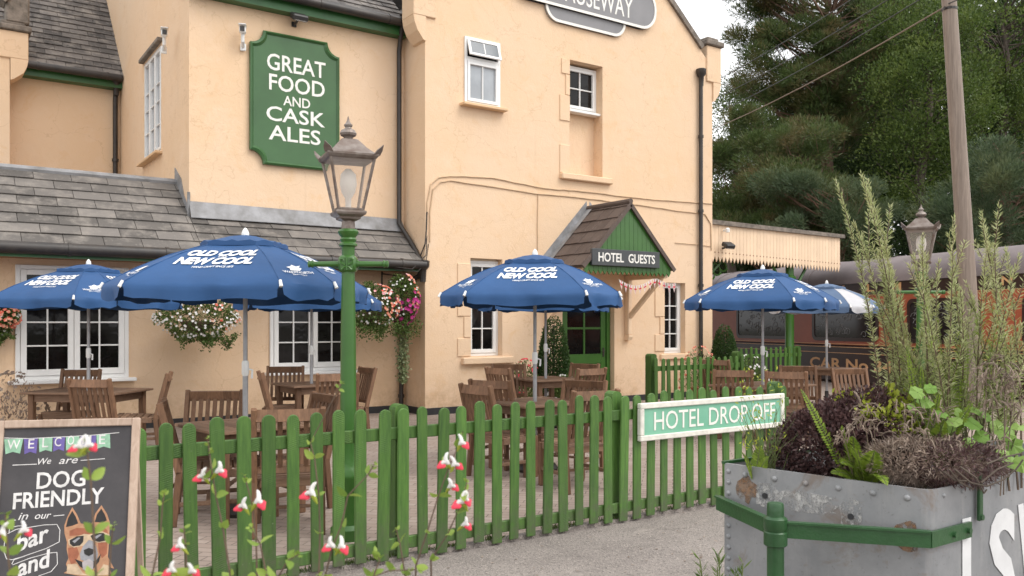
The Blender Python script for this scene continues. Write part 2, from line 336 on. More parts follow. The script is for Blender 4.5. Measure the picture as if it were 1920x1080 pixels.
# ------------------------------------------------------------------ mesh building
class MB:
    def __init__(s): s.v = []; s.f = []; s.m = []; s.mats = []; s.cur = 0
    def use(s, mat):
        if mat not in s.mats: s.mats.append(mat)
        s.cur = s.mats.index(mat); return s
    def add(s, vs, fs):
        b = len(s.v); s.v += [tuple(v) for v in vs]
        for f in fs: s.f.append(tuple(i + b for i in f)); s.m.append(s.cur)
        return s
    def box(s, c, size, rot=None, ch=0.0):
        hx, hy, hz = (x / 2 for x in size); c = Vector(c)
        rot = rot or Matrix.Identity(3)
        if ch <= 0:
            vs = [(x, y, z) for x in (-hx, hx) for y in (-hy, hy) for z in (-hz, hz)]
            fs = [(0, 1, 3, 2), (4, 6, 7, 5), (0, 4, 5, 1), (2, 3, 7, 6), (0, 2, 6, 4), (1, 5, 7, 3)]
        else:
            ch = min(ch, hx * 0.9, hy * 0.9, hz * 0.9)
            vs = []; idx = {}
            for sx in (-1, 1):
                for sy in (-1, 1):
                    for sz in (-1, 1):
                        for ax in range(3):
                            p = [sx * (hx - ch), sy * (hy - ch), sz * (hz - ch)]
                            p[ax] = (sx * hx, sy * hy, sz * hz)[ax]
                            idx[(sx, sy, sz, ax)] = len(vs); vs.append(tuple(p))
            fs = []
            for ax in range(3):
                o1, o2 = [a for a in range(3) if a != ax]
                for sg in (-1, 1):
                    q = []
                    for a, b in ((-1, -1), (1, -1), (1, 1), (-1, 1)):
                        k = [0, 0, 0]; k[ax] = sg; k[o1] = a; k[o2] = b; q.append(idx[(*k, ax)])
                    fs.append(tuple(q))
            for ax in range(3):
                o1, o2 = [a for a in range(3) if a != ax]
                for a in (-1, 1):
                    for b in (-1, 1):
                        q = []
                        for e in (-1, 1):
                            k = [0, 0, 0]; k[ax] = e; k[o1] = a; k[o2] = b
                            q.append((idx[(*k, o1)], idx[(*k, o2)]))
                        fs.append((q[0][0], q[0][1], q[1][1], q[1][0]))
            for sx in (-1, 1):
                for sy in (-1, 1):
                    for sz in (-1, 1): fs.append(tuple(idx[(sx, sy, sz, a)] for a in range(3)))
        return s.add([c + rot @ Vector(v) for v in vs], fs)
    def span(s, a, b, ch=0.0):      # axis-aligned box between two corners
        return s.box([(x + y) / 2 for x, y in zip(a, b)], [abs(y - x) for x, y in zip(a, b)], None, ch)
    def bar(s, p, q, w, h, up=(0, 0, 1), ch=0.0):
        p = Vector(p); q = Vector(q); d = (q - p); L = d.length; d.normalize()
        u = Vector(up)
        if abs(d.dot(u)) > 0.99: u = Vector((0, 1, 0))
        x = d.cross(u).normalized(); z = x.cross(d).normalized()
        return s.box((p + q) / 2, (w, L, h), Matrix((x, d, z)).transposed(), ch)
    def tube(s, pts, rad, n=8, cap=True):
        pts = [Vector(p) for p in pts]
        if not hasattr(rad, '__len__'): rad = [rad] * len(pts)
        b = []; vs = []; fs = []; ref = None
        for i, p in enumerate(pts):
            t = (pts[min(i + 1, len(pts) - 1)] - pts[max(i - 1, 0)])
            if t.length < 1e-9: t = Vector((0, 0, 1))
            t.normalize()
            if ref is None: ref = t.orthogonal().normalized()
            ref = (ref - t * ref.dot(t))
            if ref.length < 1e-6: ref = t.orthogonal()
            ref.normalize(); w_ = t.cross(ref)
            for k in range(n):
                a = 2 * math.pi * k / n; vs.append(p + (ref * math.cos(a) + w_ * math.sin(a)) * rad[i])
        for i in range(len(pts) - 1):
            for k in range(n):
                k2 = (k + 1) % n; fs.append((i * n + k, i * n + k2, (i + 1) * n + k2, (i + 1) * n + k))
        if cap: fs.append(tuple(range(n - 1, -1, -1))); fs.append(tuple(range((len(pts) - 1) * n, len(pts) * n)))
        return s.add(vs, fs)
    def lathe(s, prof, c=(0, 0, 0), n=20, rot=0.0, sq=False):
        c = Vector(c); vs = []; fs = []
        for r, z in prof:
            for k in range(n):
                a = 2 * math.pi * k / n + rot; vs.append(c + Vector((r * math.cos(a), r * math.sin(a), z)))
        for i in range(len(prof) - 1):
            for k in range(n):
                k2 = (k + 1) % n; fs.append((i * n + k, i * n + k2, (i + 1) * n + k2, (i + 1) * n + k))
        fs.append(tuple(range(n - 1, -1, -1))); fs.append(tuple(range((len(prof) - 1) * n, len(prof) * n)))
        return s.add(vs, fs)
    def prism(s, poly, o, u, v, nrm, depth):     # 2-d outline in the plane (o, u, v) pushed along nrm
        o, u, v, nrm = Vector(o), Vector(u), Vector(v), Vector(nrm); k = len(poly)
        vs = [o + u * x + v * y for x, y in poly] + [o + u * x + v * y + nrm * depth for x, y in poly]
        fs = [tuple(range(k)), tuple(range(2 * k - 1, k - 1, -1))] + [(i, (i + 1) % k, k + (i + 1) % k, k + i) for i in range(k)]
        return s.add(vs, fs)
    def build(s, name, mat=None, parent=None, smooth=False, label=None, off=None):
        mats = s.mats if s.mats else [mat]
        me = bpy.data.meshes.new(name)
        if parent is not None:
            r = parent
            while r.parent: r = r.parent
            if off is None: off = r.location
        off = Vector(off) if off is not None else Vector((0, 0, 0))
        me.from_pydata([tuple(Vector(v) - off) for v in s.v], [], s.f)
        for mm in mats: me.materials.append(MATS[mm])
        if len(mats) > 1: me.polygons.foreach_set('material_index', s.m)
        bm = bmesh.new(); bm.from_mesh(me); bmesh.ops.recalc_face_normals(bm, faces=bm.faces); bm.to_mesh(me); bm.free()
        if smooth:
            me.polygons.foreach_set('use_smooth', [True] * len(me.polygons)); me.set_sharp_from_angle(angle=R(40))
        o = bpy.data.objects.new(name, me); col.objects.link(o)
        if parent is not None: o.parent = parent
        if label: o['label'] = label
        return o
def tag(o, label, cat, group=None):
    o['label'] = label; o['category'] = cat
    if group: o['group'] = group
    return o
def thing(name, loc, label, cat, group=None, rz=0.0):
    o = bpy.data.objects.new(name, None); o.empty_display_size = 0.2; col.objects.link(o)
    o.location = loc; o.rotation_euler = (0, 0, rz); return tag(o, label, cat, group)
def kids(o): return [c for c in bpy.data.objects if c.parent == o]
def copy_tree(o, parent=None):
    c = o.copy(); col.objects.link(c)
    if parent is not None: c.parent = parent
    for ch in kids(o): copy_tree(ch, c)
    return c
def structure(o): o['kind'] = 'structure'; return o
def stuff(o): o['kind'] = 'stuff'; return o

# leaves: one rhomb each, all of one crown in one mesh
def leaf_mesh(name, P, D, S, L, W, mat, parent=None, fold=0.0, extra=None, off=None):
    """P base points, D directions, S side vectors (all N x 3), L lengths, W widths."""
    P = np.asarray(P, float); n_ = len(P); L = np.broadcast_to(np.asarray(L, float), n_)[:, None]; W = np.broadcast_to(np.asarray(W, float), n_)[:, None]
    if parent is not None:
        r = parent
        while r.parent: r = r.parent
        P = P - np.array(off if off is not None else r.location)
    elif off is not None: P = P - np.array(off)
    nr = np.cross(D, S)
    V = np.empty((n_, 4, 3)); V[:, 0] = P; V[:, 1] = P + D * L * 0.5 + S * W * 0.5 + nr * W * fold
    V[:, 2] = P + D * L; V[:, 3] = P + D * L * 0.5 - S * W * 0.5 + nr * W * fold
    me = bpy.data.meshes.new(name); me.vertices.add(n_ * 4); me.vertices.foreach_set('co', V.reshape(-1).astype(np.float32))
    me.loops.add(n_ * 4); me.loops.foreach_set('vertex_index', np.arange(n_ * 4, dtype=np.int32))
    me.polygons.add(n_); me.polygons.foreach_set('loop_start', np.arange(0, n_ * 4, 4, dtype=np.int32)); me.polygons.foreach_set('loop_total', np.full(n_, 4, dtype=np.int32))
    me.update(calc_edges=True); me.validate(); me.materials.append(MATS[mat])
    o = bpy.data.objects.new(name, me); col.objects.link(o)
    if parent is not None: o.parent = parent
    return o
def unit(a): return a / np.maximum(np.linalg.norm(a, axis=-1, keepdims=True), 1e-9)
def rdir(n_): return unit(rng.normal(size=(n_, 3)))
def side_of(D): return unit(np.cross(D, rdir(len(D))))

# lettering
TXT = {}
def glyphs(s, bold=0.0, shear=0.0, space=1.0):
    k = (s, bold, shear, space)
    if k not in TXT:
        cu = bpy.data.curves.new('lettering', 'FONT'); cu.body = s; cu.size = 1; cu.offset = bold; cu.shear = shear; cu.space_character = space
        cu.resolution_u = 3; cu.fill_mode = 'FRONT'
        o = bpy.data.objects.new('lettering', cu); col.objects.link(o)
        me = bpy.data.meshes.new_from_object(o.evaluated_get(bpy.context.evaluated_depsgraph_get()))
        v = np.array([x.co[:2] for x in me.vertices]); f = [tuple(p.vertices) for p in me.polygons]
        bpy.data.objects.remove(o); bpy.data.meshes.remove(me); bpy.data.curves.remove(cu)
        lo, hi = v.min(0), v.max(0); TXT[k] = ((v - lo) / (hi - lo), f)
    return TXT[k]
def write(mb, s, o, u, v, nrm, wd, ht, bold=0.0, shear=0.0, space=1.0, th=0.003, tilt=0.0):
    """Writes s with its lower left corner at o, wd wide along u and ht high along v, th thick along nrm."""
    g, f = glyphs(s, bold, shear, space); o, u, v, nrm = Vector(o), Vector(u), Vector(v), Vector(nrm)
    k = len(g); pl = [o + u * (x * wd) + v * (y * ht + tilt * x * wd) for x, y in g]
    cnt = {}
    for q in f:
        for i in range(len(q)):
            e = (q[i], q[(i + 1) % len(q)]); cnt[e] = 1
    rim = [e for e in cnt if (e[1], e[0]) not in cnt]
    mb.add([p + nrm * th for p in pl] + pl, list(f) + [(a, b, b + k, a + k) for a, b in rim])

# ------------------------------------------------------------------ ground
g = MB(); g.add([(-250, -250, -0.03), (250, -250, -0.03), (250, 250, -0.03), (-250, 250, -0.03)], [(0, 1, 2, 3)]); structure(g.build('ground', 'earth'))
g = MB(); g.add([(-40, -30, 0), (60, -30, 0), (60, 5.22, 0), (-40, 5.22, 0)], [(0, 1, 2, 3)]); structure(g.build('road', 'tarmac_worn'))
g = MB(); g.add([(-12, 5.22, 0.012), (27, 5.22, 0.012), (27, 13.9, 0.012), (-12, 13.9, 0.012)], [(0, 1, 2, 3)]); structure(g.build('paving', 'block_paving'))
g = MB(); g.span((-12, 5.14, -0.02), (27, 5.215, 0.03)); structure(g.build('kerb', 'tarmac_worn'))
g = MB(); g.add([(14.2, 13.9, 0.016), (24, 13.9, 0.016), (32, 60, 0.016), (14.2, 60, 0.016)], [(0, 1, 2, 3)]); structure(g.build('platform', 'block_paving'))

# ------------------------------------------------------------------ the hotel
GY = 12.9; SY = 13.7            # facade of the gable, and the set-back wall
H = thing('hotel', (10.5, GY, 0), 'peach rendered railway hotel with a tall gable, a low slate lean-to and white casement windows', 'building')

def wall_grid(mb, o, u, v, wd, ht, holes, reveal, nrm):
    """Wall face in the plane (o,u,v) with rectangular openings and their reveals (pushed along -nrm)."""
    o, u, v, nrm = Vector(o), Vector(u), Vector(v), Vector(nrm)
    xs = sorted({0, wd, *[h[0] for h in holes], *[h[1] for h in holes]}); zs = sorted({0, ht, *[h[2] for h in holes], *[h[3] for h in holes]})
    P = lambda x, z, dpt=0: o + u * x + v * z - nrm * dpt
    for i in range(len(xs) - 1):
        for j in range(len(zs) - 1):
            cx, cz = (xs[i] + xs[i + 1]) / 2, (zs[j] + zs[j + 1]) / 2
            if any(h[0] < cx < h[1] and h[2] < cz < h[3] for h in holes): continue
            mb.add([P(xs[i], zs[j]), P(xs[i + 1], zs[j]), P(xs[i + 1], zs[j + 1]), P(xs[i], zs[j + 1])], [(0, 1, 2, 3)])
    for h in holes:
        rv = h[4] if len(h) > 4 else reveal
        a, b, c, d = h[:4]
        for (x0, z0), (x1, z1) in (((a, c), (b, c)), ((b, c), (b, d)), ((b, d), (a, d)), ((a, d), (a, c))):
            mb.add([P(x0, z0), P(x1, z1), P(x1, z1, rv), P(x0, z0, rv)], [(0, 1, 2, 3)])

# gable: rectangle to 7.0 m with openings, raking top above
GX0, GX1, GEAVE, GAPEX = 7.0, 14.1, 7.17, 10.28
gw = MB()
holes = [(0.78, 1.53, 5.47, 6.66, 0.06), (3.14, 3.97, 4.46, 6.66, 0.27), (0.91, 1.59, 1.00, 2.75, 0.20), (2.97, 4.28, 0.0, 2.22, 0.22), (5.65, 6.27, 0.95, 2.44, 0.20)]
wall_grid(gw, (GX0, GY, 0), (1, 0, 0), (0, 0, 1), GX1 - GX0, 7.0, holes, 0.2, (0, -1, 0))
gw.add([(GX0, GY, 7.0), (GX1, GY, 7.0), (GX1, GY, GEAVE), (10.55, GY, GAPEX), (GX0, GY, GEAVE)], [(0, 1, 2, 3, 4)])
gw.add([(GX0, GY, 0), (GX0, GY, GEAVE), (GX0, 24, GEAVE), (GX0, 24, 0)], [(0, 1, 2, 3)])
gw.add([(GX1, GY, 0), (GX1, GY, GEAVE), (GX1, 24, GEAVE), (GX1, 24, 0)], [(0, 1, 2, 3)])
gw.add([(10.14, GY + .27, 4.46), (10.97, GY + .27, 4.46), (10.97, GY + .27, 5.74), (10.14, GY + .27, 5.74)], [(0, 1, 2, 3)])
gw.build('gable_wall', 'peach_render', H)
# quoin blocks that stand 2 cm proud at the openings
def quoins(x, z0, side, pattern):
    z = z0
    for hgt, wd in pattern:
        if wd: MB().span((x, GY - 0.022, z + 0.006), (x + side * wd, GY + 0.01, z + hgt - 0.006), 0.006).build('quoin', 'peach_render', H)
        z += hgt
quoins(7.91, 1.0, -1, [(.33, .27), (.38, .14), (.94, .27)])
quoins(12.65, 1.0, -1, [(.36, .27), (.36, .13), (.72, .27)])
quoins(10.14, 4.46, -1, [(.55, .24), (.45, 0), (.5, .24), (.4, 0.1), (.3, .2)])
for a_, b_ in (((7.72, GY - .09, .86), (8.80, GY + .05, .985)), ((9.90, GY - .10, 4.34), (11.17, GY + .05, 4.455)), ((12.52, GY - .06, .83), (13.36, GY + .05, .945))): MB().span(a_, b_, .015).build('stone_sill', 'peach_render', H)
for a_, b_ in (((6.98, GY - .025, 0), (9.95, GY + .01, .13)), ((11.30, GY - .025, 0), (14.12, GY + .01, .13)), ((-3, SY - .025, 0), (6.99, SY + .01, .13)), ((6.975, GY + .01, 0), (6.995, SY - .03, .13))): MB().span(a_, b_).build('plinth', 'plinth_black', H)
# coping, kneelers
def rake(mb, x0, z0, x1, z1, y0, y1, t):
    d = Vector((x1 - x0, 0, z1 - z0)); nn = Vector((-d.z, 0, d.x)).normalized()
    if nn.z < 0: nn = -nn
    a, b = Vector((x0, 0, z0)), Vector((x1, 0, z1))
    mb.prism([(0, 0), (1, 0), (1, 1), (0, 1)], (x0, y0, z0), d, nn * t, (0, 1, 0), y1 - y0)
for x_ in (13.72, 7.38): cp = MB(); rake(cp, x_, 7.5, 10.55, GAPEX, GY - .06, GY + .34, .11); cp.build('coping', 'stone_cap', H)
def kneeler(sgn, xe, y, ztop, zbot, body, cap, w_=.44):
    a, b = sorted((xe - sgn * .2, xe + sgn * (w_ - .2)))
    body.span((a, y - .04, zbot + .42), (b, y + .40, ztop - .16), .012)
    poly = [(0, 0), (0, .42), (w_ - .2, .42), (w_ - .22, .30), (w_ - .28, .16), (.05, .02)]
    body.prism([(xe + sgn * px_, zbot + pz) for px_, pz in poly], (0, y - .035, 0), (1, 0, 0), (0, 0, 1), (0, 1, 0), .42)
    cap.span((a - .05, y - .10, ztop - .155), (b + .05, y + .44, ztop - .04), .02); cap.span((a + .04, y - .02, ztop - .045), (b - .04, y + .36, ztop + .05), .03)
for s_, x_ in ((1, GX1), (-1, GX0)): kb = MB(); cp = MB(); kneeler(s_, x_, GY, 7.78, 6.42, kb, cp); kp_ = kb.build('kneeler', 'peach_render', H); cp.build('cap', 'stone_cap', kp_)

# set-back walls: lean-to wall with two big casements, sign wall above it, wing behind
sw = MB()
wall_grid(sw, (-3, SY, 0), (1, 0, 0), (0, 0, 1), 10.0, 3.1, [(3.97, 5.43, .79, 2.41), (7.56, 9.02, .79, 2.41)], .1, (0, -1, 0))
sw.add([(3.3, SY, 3.1), (7.0, SY, 3.1), (7.0, SY, 6.95), (3.3, SY, 6.95)], [(0, 1, 2, 3)])
wall_grid(sw, (3.3, SY, 3.3), (0, 1, 0), (0, 0, 1), 14.0, 9.0, [(1.93, 3.36, 1.27, 3.14)], .12, (-1, 0, 0))
sw.add([(0.6, 19.5, 3.0), (3.3, 19.5, 3.0), (3.3, 19.5, 6.9), (0.6, 19.5, 6.9)], [(0, 1, 2, 3)])
sw.build('set_back_wall', 'peach_render', H)
lw = MB(); lw.add([(-7, 18.9, 0), (1.25, 18.9, 0), (1.25, 18.9, 6.9), (-2.5, 18.9, 10.2), (-7, 18.9, 6.3)], [(0, 1, 2, 3, 4)]); lw.add([(1.25, 18.9, 0), (1.25, 24, 0), (1.25, 24, 6.9), (1.25, 18.9, 6.9)], [(0, 1, 2, 3)])
lw.build('far_gable_wall', 'peach_render', H)
kc = MB(); kb = MB(); kneeler(1, 1.26, 18.9, 7.35, 6.25, kb, kc, .5); kc.span((1.18, 18.86, 7.36), (1.58, 19.24, 8.6), .03)
kp_ = kb.build('kneeler', 'peach_render', H); kc.build('cap', 'stone_cap', kp_); kc = MB(); rake(kc, 1.17, 7.7, -2.5, 11.0, 18.8, 19.25, .16); kc.build('coping', 'stone_cap', H)
kn = MB(); kc = MB(); kneeler(-1, 3.3, SY, 8.0, 6.72, kn, kc, .36); kn.build('kneeler', 'peach_render', H)

# roofs laid slate by slate
def slates(name, o, u, v, wd, ln, tw, ch_, mat, keep=None, thick=.014):
    o, u, v = Vector(o), Vector(u).normalized(), Vector(v).normalized(); nn = u.cross(v).normalized()
    if nn.z < 0: nn = -nn
    mb = MB(); rows = int(ln / ch_) + 1
    for r in range(rows):
        x = -(r % 2) * tw / 2 - random.uniform(0, .03)
        while x < wd:
            a, b = max(x, 0), min(x + tw, wd)
            if b - a > .02:
                y0 = r * ch_ - .02 + random.uniform(-.006, .006); y1 = min(y0 + ch_ * 1.25, ln)
                if y1 > y0 and (keep is None or keep((o + u * ((a + b) / 2) + v * (y0 + .05)))):
                    l0 = thick * 1.7 + random.uniform(0, .006); l1 = .002
                    g_ = .004
                    p = [o + u * (a + g_) + v * y0 + nn * (l0 + random.uniform(-.003, .003)), o + u * (b - g_) + v * y0 + nn * (l0 + random.uniform(-.003, .003)), o + u * (b - g_) + v * y1 + nn * l1, o + u * (a + g_) + v * y1 + nn * l1]
                    q = [k_ - nn * thick for k_ in p]
                    mb.add(p + q, [(0, 1, 2, 3), (4, 7, 6, 5), (0, 4, 5, 1), (1, 5, 6, 2), (2, 6, 7, 3), (3, 7, 4, 0)])
            x += tw
    # boarding under the slates
    a = [o - nn * .02, o + u * wd - nn * .02, o + u * wd + v * ln - nn * .02, o + v * ln - nn * .02]
    if keep is None: mb.add(a + [k_ - nn * .03 for k_ in a], [(0, 1, 2, 3), (7, 6, 5, 4), (0, 4, 5, 1), (1, 5, 6, 2), (2, 6, 7, 3), (3, 7, 4, 0)])
    return mb.build(name, mat, H)
LE = (12.93, 2.66)                                              # eaves of the lean-to (Y, Z)
lv = Vector((0, 14.48 - LE[0], 3.86 - LE[1])); lvl = lv.length
slates('lean_to_roof', (-3, LE[0], LE[1]), (1, 0, 0), lv, 6.3, lvl, .50, .245, 'slate_brown')
slates('lean_to_roof', (3.301, LE[0], LE[1]), (1, 0, 0), lv, 3.64, lvl * (SY - LE[0]) / lv.y, .50, .245, 'slate_brown')
bk = MB(); bk.add([(-3, 14.48, 3.85), (3.3, 14.48, 3.85), (3.3, 19.4, 3.2), (-3, 18.8, 3.2)], [(0, 1, 2, 3)]); bk.build('flat_roof', 'lead_grey', H)
slates('upper_roof', (3.28, 13.42, 6.93), (1, 0, 0), (0, 1, .95), 3.6, 5.0, .30, .17, 'slate_dark')
slates('wing_roof', (0.9, 19.15, 6.72), (1, 0, 0), (0, .93, 1), 2.42, 6.5, .34, .19, 'slate_dark')
mr = MB()
for s_ in (-1, 1):
    e = Vector((10.55 + s_ * 3.75, 0, 7.0)); t = Vector((10.55, 0, 10.15)); mr.add([(e.x, GY + .3, e.z), (t.x, GY + .3, t.z), (t.x, 24, t.z), (e.x, 24, e.z)], [(0, 1, 2, 3)])
mr.add([(3.3, 17.0, 10.33), (10.5, 17.0, 10.33), (10.5, 24, 5), (3.3, 24, 5)], [(0, 1, 2, 3)])
mr.build('main_roof', 'slate_dark', H)
# ridge, flashings
fl = MB(); fl.tube([(-3, 14.48, 3.875), (3.29, 14.48, 3.875)], .055, 8)
fl.prism([(0, 0), (3.66, 0), (3.66, .05), (3.63, .12), (0, .14)], (3.30, SY - .13, 3.215), (1, 0, 0), Vector((0, .10, .22)).normalized() * 2.0, (0, 0, 1), .012)
fl.prism([(0, 0), (.9, .70), (.9, .95), (.5, .72), (.3, .42), (0, .20)], (3.285, SY - .02, 3.18), (0, 1, 0), (0, 0, 1), (1, 0, 0), .012)
fl.span((3.27, SY - .03, 3.2), (3.31, SY - .005, 3.62))
fl.build('flashing', 'lead_grey', H)
# fascias, soffits, gutters, pipes
for bx_ in ((((-3, LE[0] + .03, 2.47), (6.93, LE[0] + .055, 2.63)),), (((3.30, 13.50, 6.66), (6.98, 13.53, 6.90)), ((3.3, 13.53, 6.66), (6.98, SY, 6.69))), (((.9, 19.24, 6.48), (3.3, 19.27, 6.70)), ((.9, 19.27, 6.48), (3.3, 19.5, 6.51)))):
    fa = MB()
    for a_, b_ in bx_: fa.span(a_, b_)
    fa.build('fascia', 'green_trim', H)
so = MB(); so.span((-3, LE[0] + .055, 2.50), (6.93, SY, 2.53)); so.add([(6.93, LE[0], 2.5), (6.93, SY, 2.5), (6.93, SY, 3.2), (6.93, LE[0], 2.62)], [(0, 1, 2, 3)]); so.build('soffit', 'soffit_brown', H)
def gutter(x0, x1, y, z, r=.075):
    mb = MB(); mb.tube([(x0, y, z), (x1, y, z)], r, 10)
    x = x0 + .8
    while x < x1: mb.tube([(x - .02, y, z), (x + .02, y, z)], r * 1.13, 10); x += 1.25
    mb.build('gutter', 'black_iron', H, True)
gutter(-3, 6.99, LE[0] - .045, 2.59, .085); gutter(3.28, 6.86, 13.40, 6.86); gutter(.95, 3.27, 19.12, 6.66)
def pipe(pts, r=.04, hopper=None, clips=()):
    mb = MB(); mb.tube(pts, r, 10)
    for z in clips: mb.tube([(pts[-1][0], pts[-1][1], z - .03), (pts[-1][0], pts[-1][1], z + .03)], r * 1.35, 10)
    if hopper: mb.lathe([(.05, -.32), (.06, -.12), (.11, -.06), (.115, .04), (.095, .05)], hopper, 8, .39)
    mb.build('downpipe', 'black_iron', H, True)
pipe([(6.84, 13.44, 6.80), (6.86, 13.56, 6.6), (6.86, 13.60, 6.4), (6.86, 13.60, 3.36), (6.93, 13.30, 3.02), (6.95, 13.02, 2.72), (6.96, 12.93, 2.64)], .042)
for z in (5.9, 4.9, 3.9): pass
pipe([(6.97, 12.93, 2.55), (6.94, 13.02, 2.40), (6.90, 13.45, 2.30), (6.90, 13.60, 2.15), (6.90, 13.60, .02)], .042, (6.97, 12.92, 2.62), (1.9, 1.0, .3))
pipe([(13.67, GY - .07, 6.75), (13.67, GY - .07, .02)], .045, (13.67, GY - .08, 7.0), (5.6, 4.0, 2.4, .9))
pipe([(3.19, 19.34, 6.5), (3.19, 19.40, 6.2), (3.19, 19.40, 3.2)], .05, (3.19, 19.3, 6.65), (5.0, 3.9))
# pipes and cables clipped to the wall
cb = MB()
def wallcable(pp, r=.011):
    pts = [at(x, y, Y=GY - .015) for x, y in pp]
    q = []
    for i in range(len(pts) - 1):
        for k in range(4): q.append(pts[i].lerp(pts[i + 1], k / 4) + Vector((0, 0, random.uniform(-.006, .006))))
    cb.tube(q + [pts[-1]], r, 6)
wallcable([(800, 452), (801, 380), (808, 345), (822, 333), (850, 330), (925, 334), (1005, 350), (1040, 355), (1075, 357), (1135, 364), (1200, 372), (1300, 380), (1336, 382)])
wallcable([(806, 455), (806, 400), (812, 355), (826, 341), (845, 339), (900, 347), (1005, 363), (1100, 372), (1200, 385), (1290, 398), (1322, 402), (1333, 420), (1334, 470)])
wallcable([(1009, 363), (1008, 420), (1008, 470)], .008)
wallcable([(1266, 455), (1300, 458), (1334, 462)], .008)
cb.build('cable', 'cable_peach', H)
ck = MB(); ck.tube([(6.95, 13.0, 2.72), (6.99, 12.88, 2.95), (7.02, 12.885, 3.2), (7.03, 12.885, 3.5)], .012, 6); ck.tube([(6.2, 12.86, 2.55), (6.7, 12.80, 2.50), (6.99, 12.85, 2.75), (7.03, 12.885, 3.1)], .009, 6); ck.tube([(6.4, 12.86, 2.50), (6.8, 12.80, 2.46), (7.0, 12.87, 2.62), (7.06, 12.885, 2.95)], .007, 6)
ck.build('cable', 'black_iron', H)

# ------------------------------------------------------------------ windows and door (parts of the hotel)
def casement(x0, x1, z0, z1, y, lights, cols, rows, frame=.055, sash=.05, bar=.022, glassm='dark_glass', sill=None, u=(1, 0, 0), vdir=(0, 1, 0), o=(0, 0, 0), rowlist=None):
    """White joinery in the plane through o spanned by u and z; vdir points into the house."""
    o, u, vd = Vector(o), Vector(u), Vector(vdir); up = Vector((0, 0, 1)); rotm = Matrix((u, vd, up)).transposed()
    mb = MB(); gl = MB()
    def bx(xa, xb, za, zb, ya, yb, ch=.004): mb.box(o + u * ((xa + xb) / 2) + up * ((za + zb) / 2) + vd * (y + (ya + yb) / 2), (xb - xa, abs(yb - ya), zb - za), rotm, ch)
    bx(x0, x0 + frame, z0, z1, -.03, .06); bx(x1 - frame, x1, z0, z1, -.03, .06); bx(x0 + frame, x1 - frame, z1 - frame, z1, -.03, .06); bx(x0 + frame, x1 - frame, z0, z0 + frame, -.03, .06)
    wl = (x1 - x0 - 2 * frame) / lights
    for k in range(lights):
        a = x0 + frame + k * wl + .003; b = a + wl - .006; c = z0 + frame + .003; d = z1 - frame - .003
        bx(a, a + sash, c, d, -.045, .02); bx(b - sash, b, c, d, -.045, .02); bx(a + sash, b - sash, d - sash, d, -.045, .02); bx(a + sash, b - sash, c, c + sash * 1.15, -.045, .02)
        gx0, gx1, gz0, gz1 = a + sash, b - sash, c + sash * 1.15, d - sash
        for i in range(1, cols): xx = gx0 + (gx1 - gx0) * i / cols; bx(xx - bar / 2, xx + bar / 2, gz0, gz1, -.028, .012)
        cuts = rowlist or [j / rows for j in range(1, rows)]
        for j in cuts: zz = gz0 + (gz1 - gz0) * j; bx(gx0, gx1, zz - bar / 2, zz + bar / 2, -.030, .010)
        gl.box(o + u * ((gx0 + gx1) / 2) + up * ((gz0 + gz1) / 2) + vd * (y + .006), (gx1 - gx0 + .02, .008, gz1 - gz0 + .02), rotm)
    f = mb.build('window', 'white_gloss', H)
    gl.build('pane', glassm, f)
    if sill:
        s = MB(); s.box(o + u * ((x0 + x1) / 2) + up * (z0 - .025) + vd * (y - .075), (x1 - x0 + .18, .17, .05), rotm, .008); s.build('sill', sill, f)
    return f
casement(.97, 2.43, .79, 2.41, SY - .01, 2, 2, 4, .06, .075, sill='white_gloss')
casement(4.56, 6.02, .79, 2.41, SY - .01, 2, 2, 4, .06, .075, sill='white_gloss')
# bedroom window with its top light pushed open
f = casement(7.78, 8.53, 5.47, 6.28, GY - .0, 1, 2, 1, .05, .05, .02, 'net_glass', 'peach_trim')
tp = MB(); y = GY
tp.span((7.78, y - .03, 6.28), (7.83, y + .06, 6.66)); tp.span((8.48, y - .03, 6.28), (8.53, y + .06, 6.66)); tp.span((7.83, y - .03, 6.61), (8.48, y + .06, 6.66)); tp.span((7.83, y - .03, 6.28), (8.48, y + .06, 6.31))
f2 = tp.build('window', 'white_gloss', H)
dk = MB(); dk.span((7.83, y + .03, 6.31), (8.48, y + .035, 6.61)); dk.build('pane', 'dark_glass', f2)
sa = MB(); gl = MB(); rot = Matrix.Rotation(R(-17), 3, 'X'); hinge = Vector((8.155, y - .035, 6.625))
def lb(a, b, c, d, mbx, th=.03, yo=0): mbx.box(hinge + rot @ Vector(((a + b) / 2, yo, (c + d) / 2)), (b - a, th, d - c), rot, .004)
lb(-.335, -.285, -.32, 0, sa); lb(.285, .335, -.32, 0, sa); lb(-.285, .285, -.04, 0, sa); lb(-.285, .285, -.32, -.275, sa); lb(-.011, .011, -.265, -.05, sa, .025)
lb(-.29, .29, -.27, -.045, gl, .008)
s_ = sa.build('window', 'white_gloss', H, label='small top light of the bedroom window, pushed open'); gl.build('pane', 'sky_glass', s_)
casement(10.14, 10.97, 5.74, 6.62, GY + .22, 1, 2, 2, .05, .05, sill='white_gloss')
casement(7.91, 8.59, 1.00, 2.72, GY + .17, 1, 2, 4, .05, .06)
casement(12.65, 13.27, .95, 2.44, GY + .17, 1, 2, 4, .05, .055, rowlist=[.235, .47, .70])
casement(1.93, 3.36, 4.57, 6.44, .04, 3, 1, 4, .05, .045, glassm='net_glass', sill='peach_trim', u=(0, 1, 0), vdir=(1, 0, 0), o=(3.3, SY, 0), rowlist=[.25, .5, .69])
hd = MB(); hd.box((3.26, SY + 2.64, 6.49), (.09, 1.6, .07), None, .01); hd.build('window_head', 'stone_cap', H)
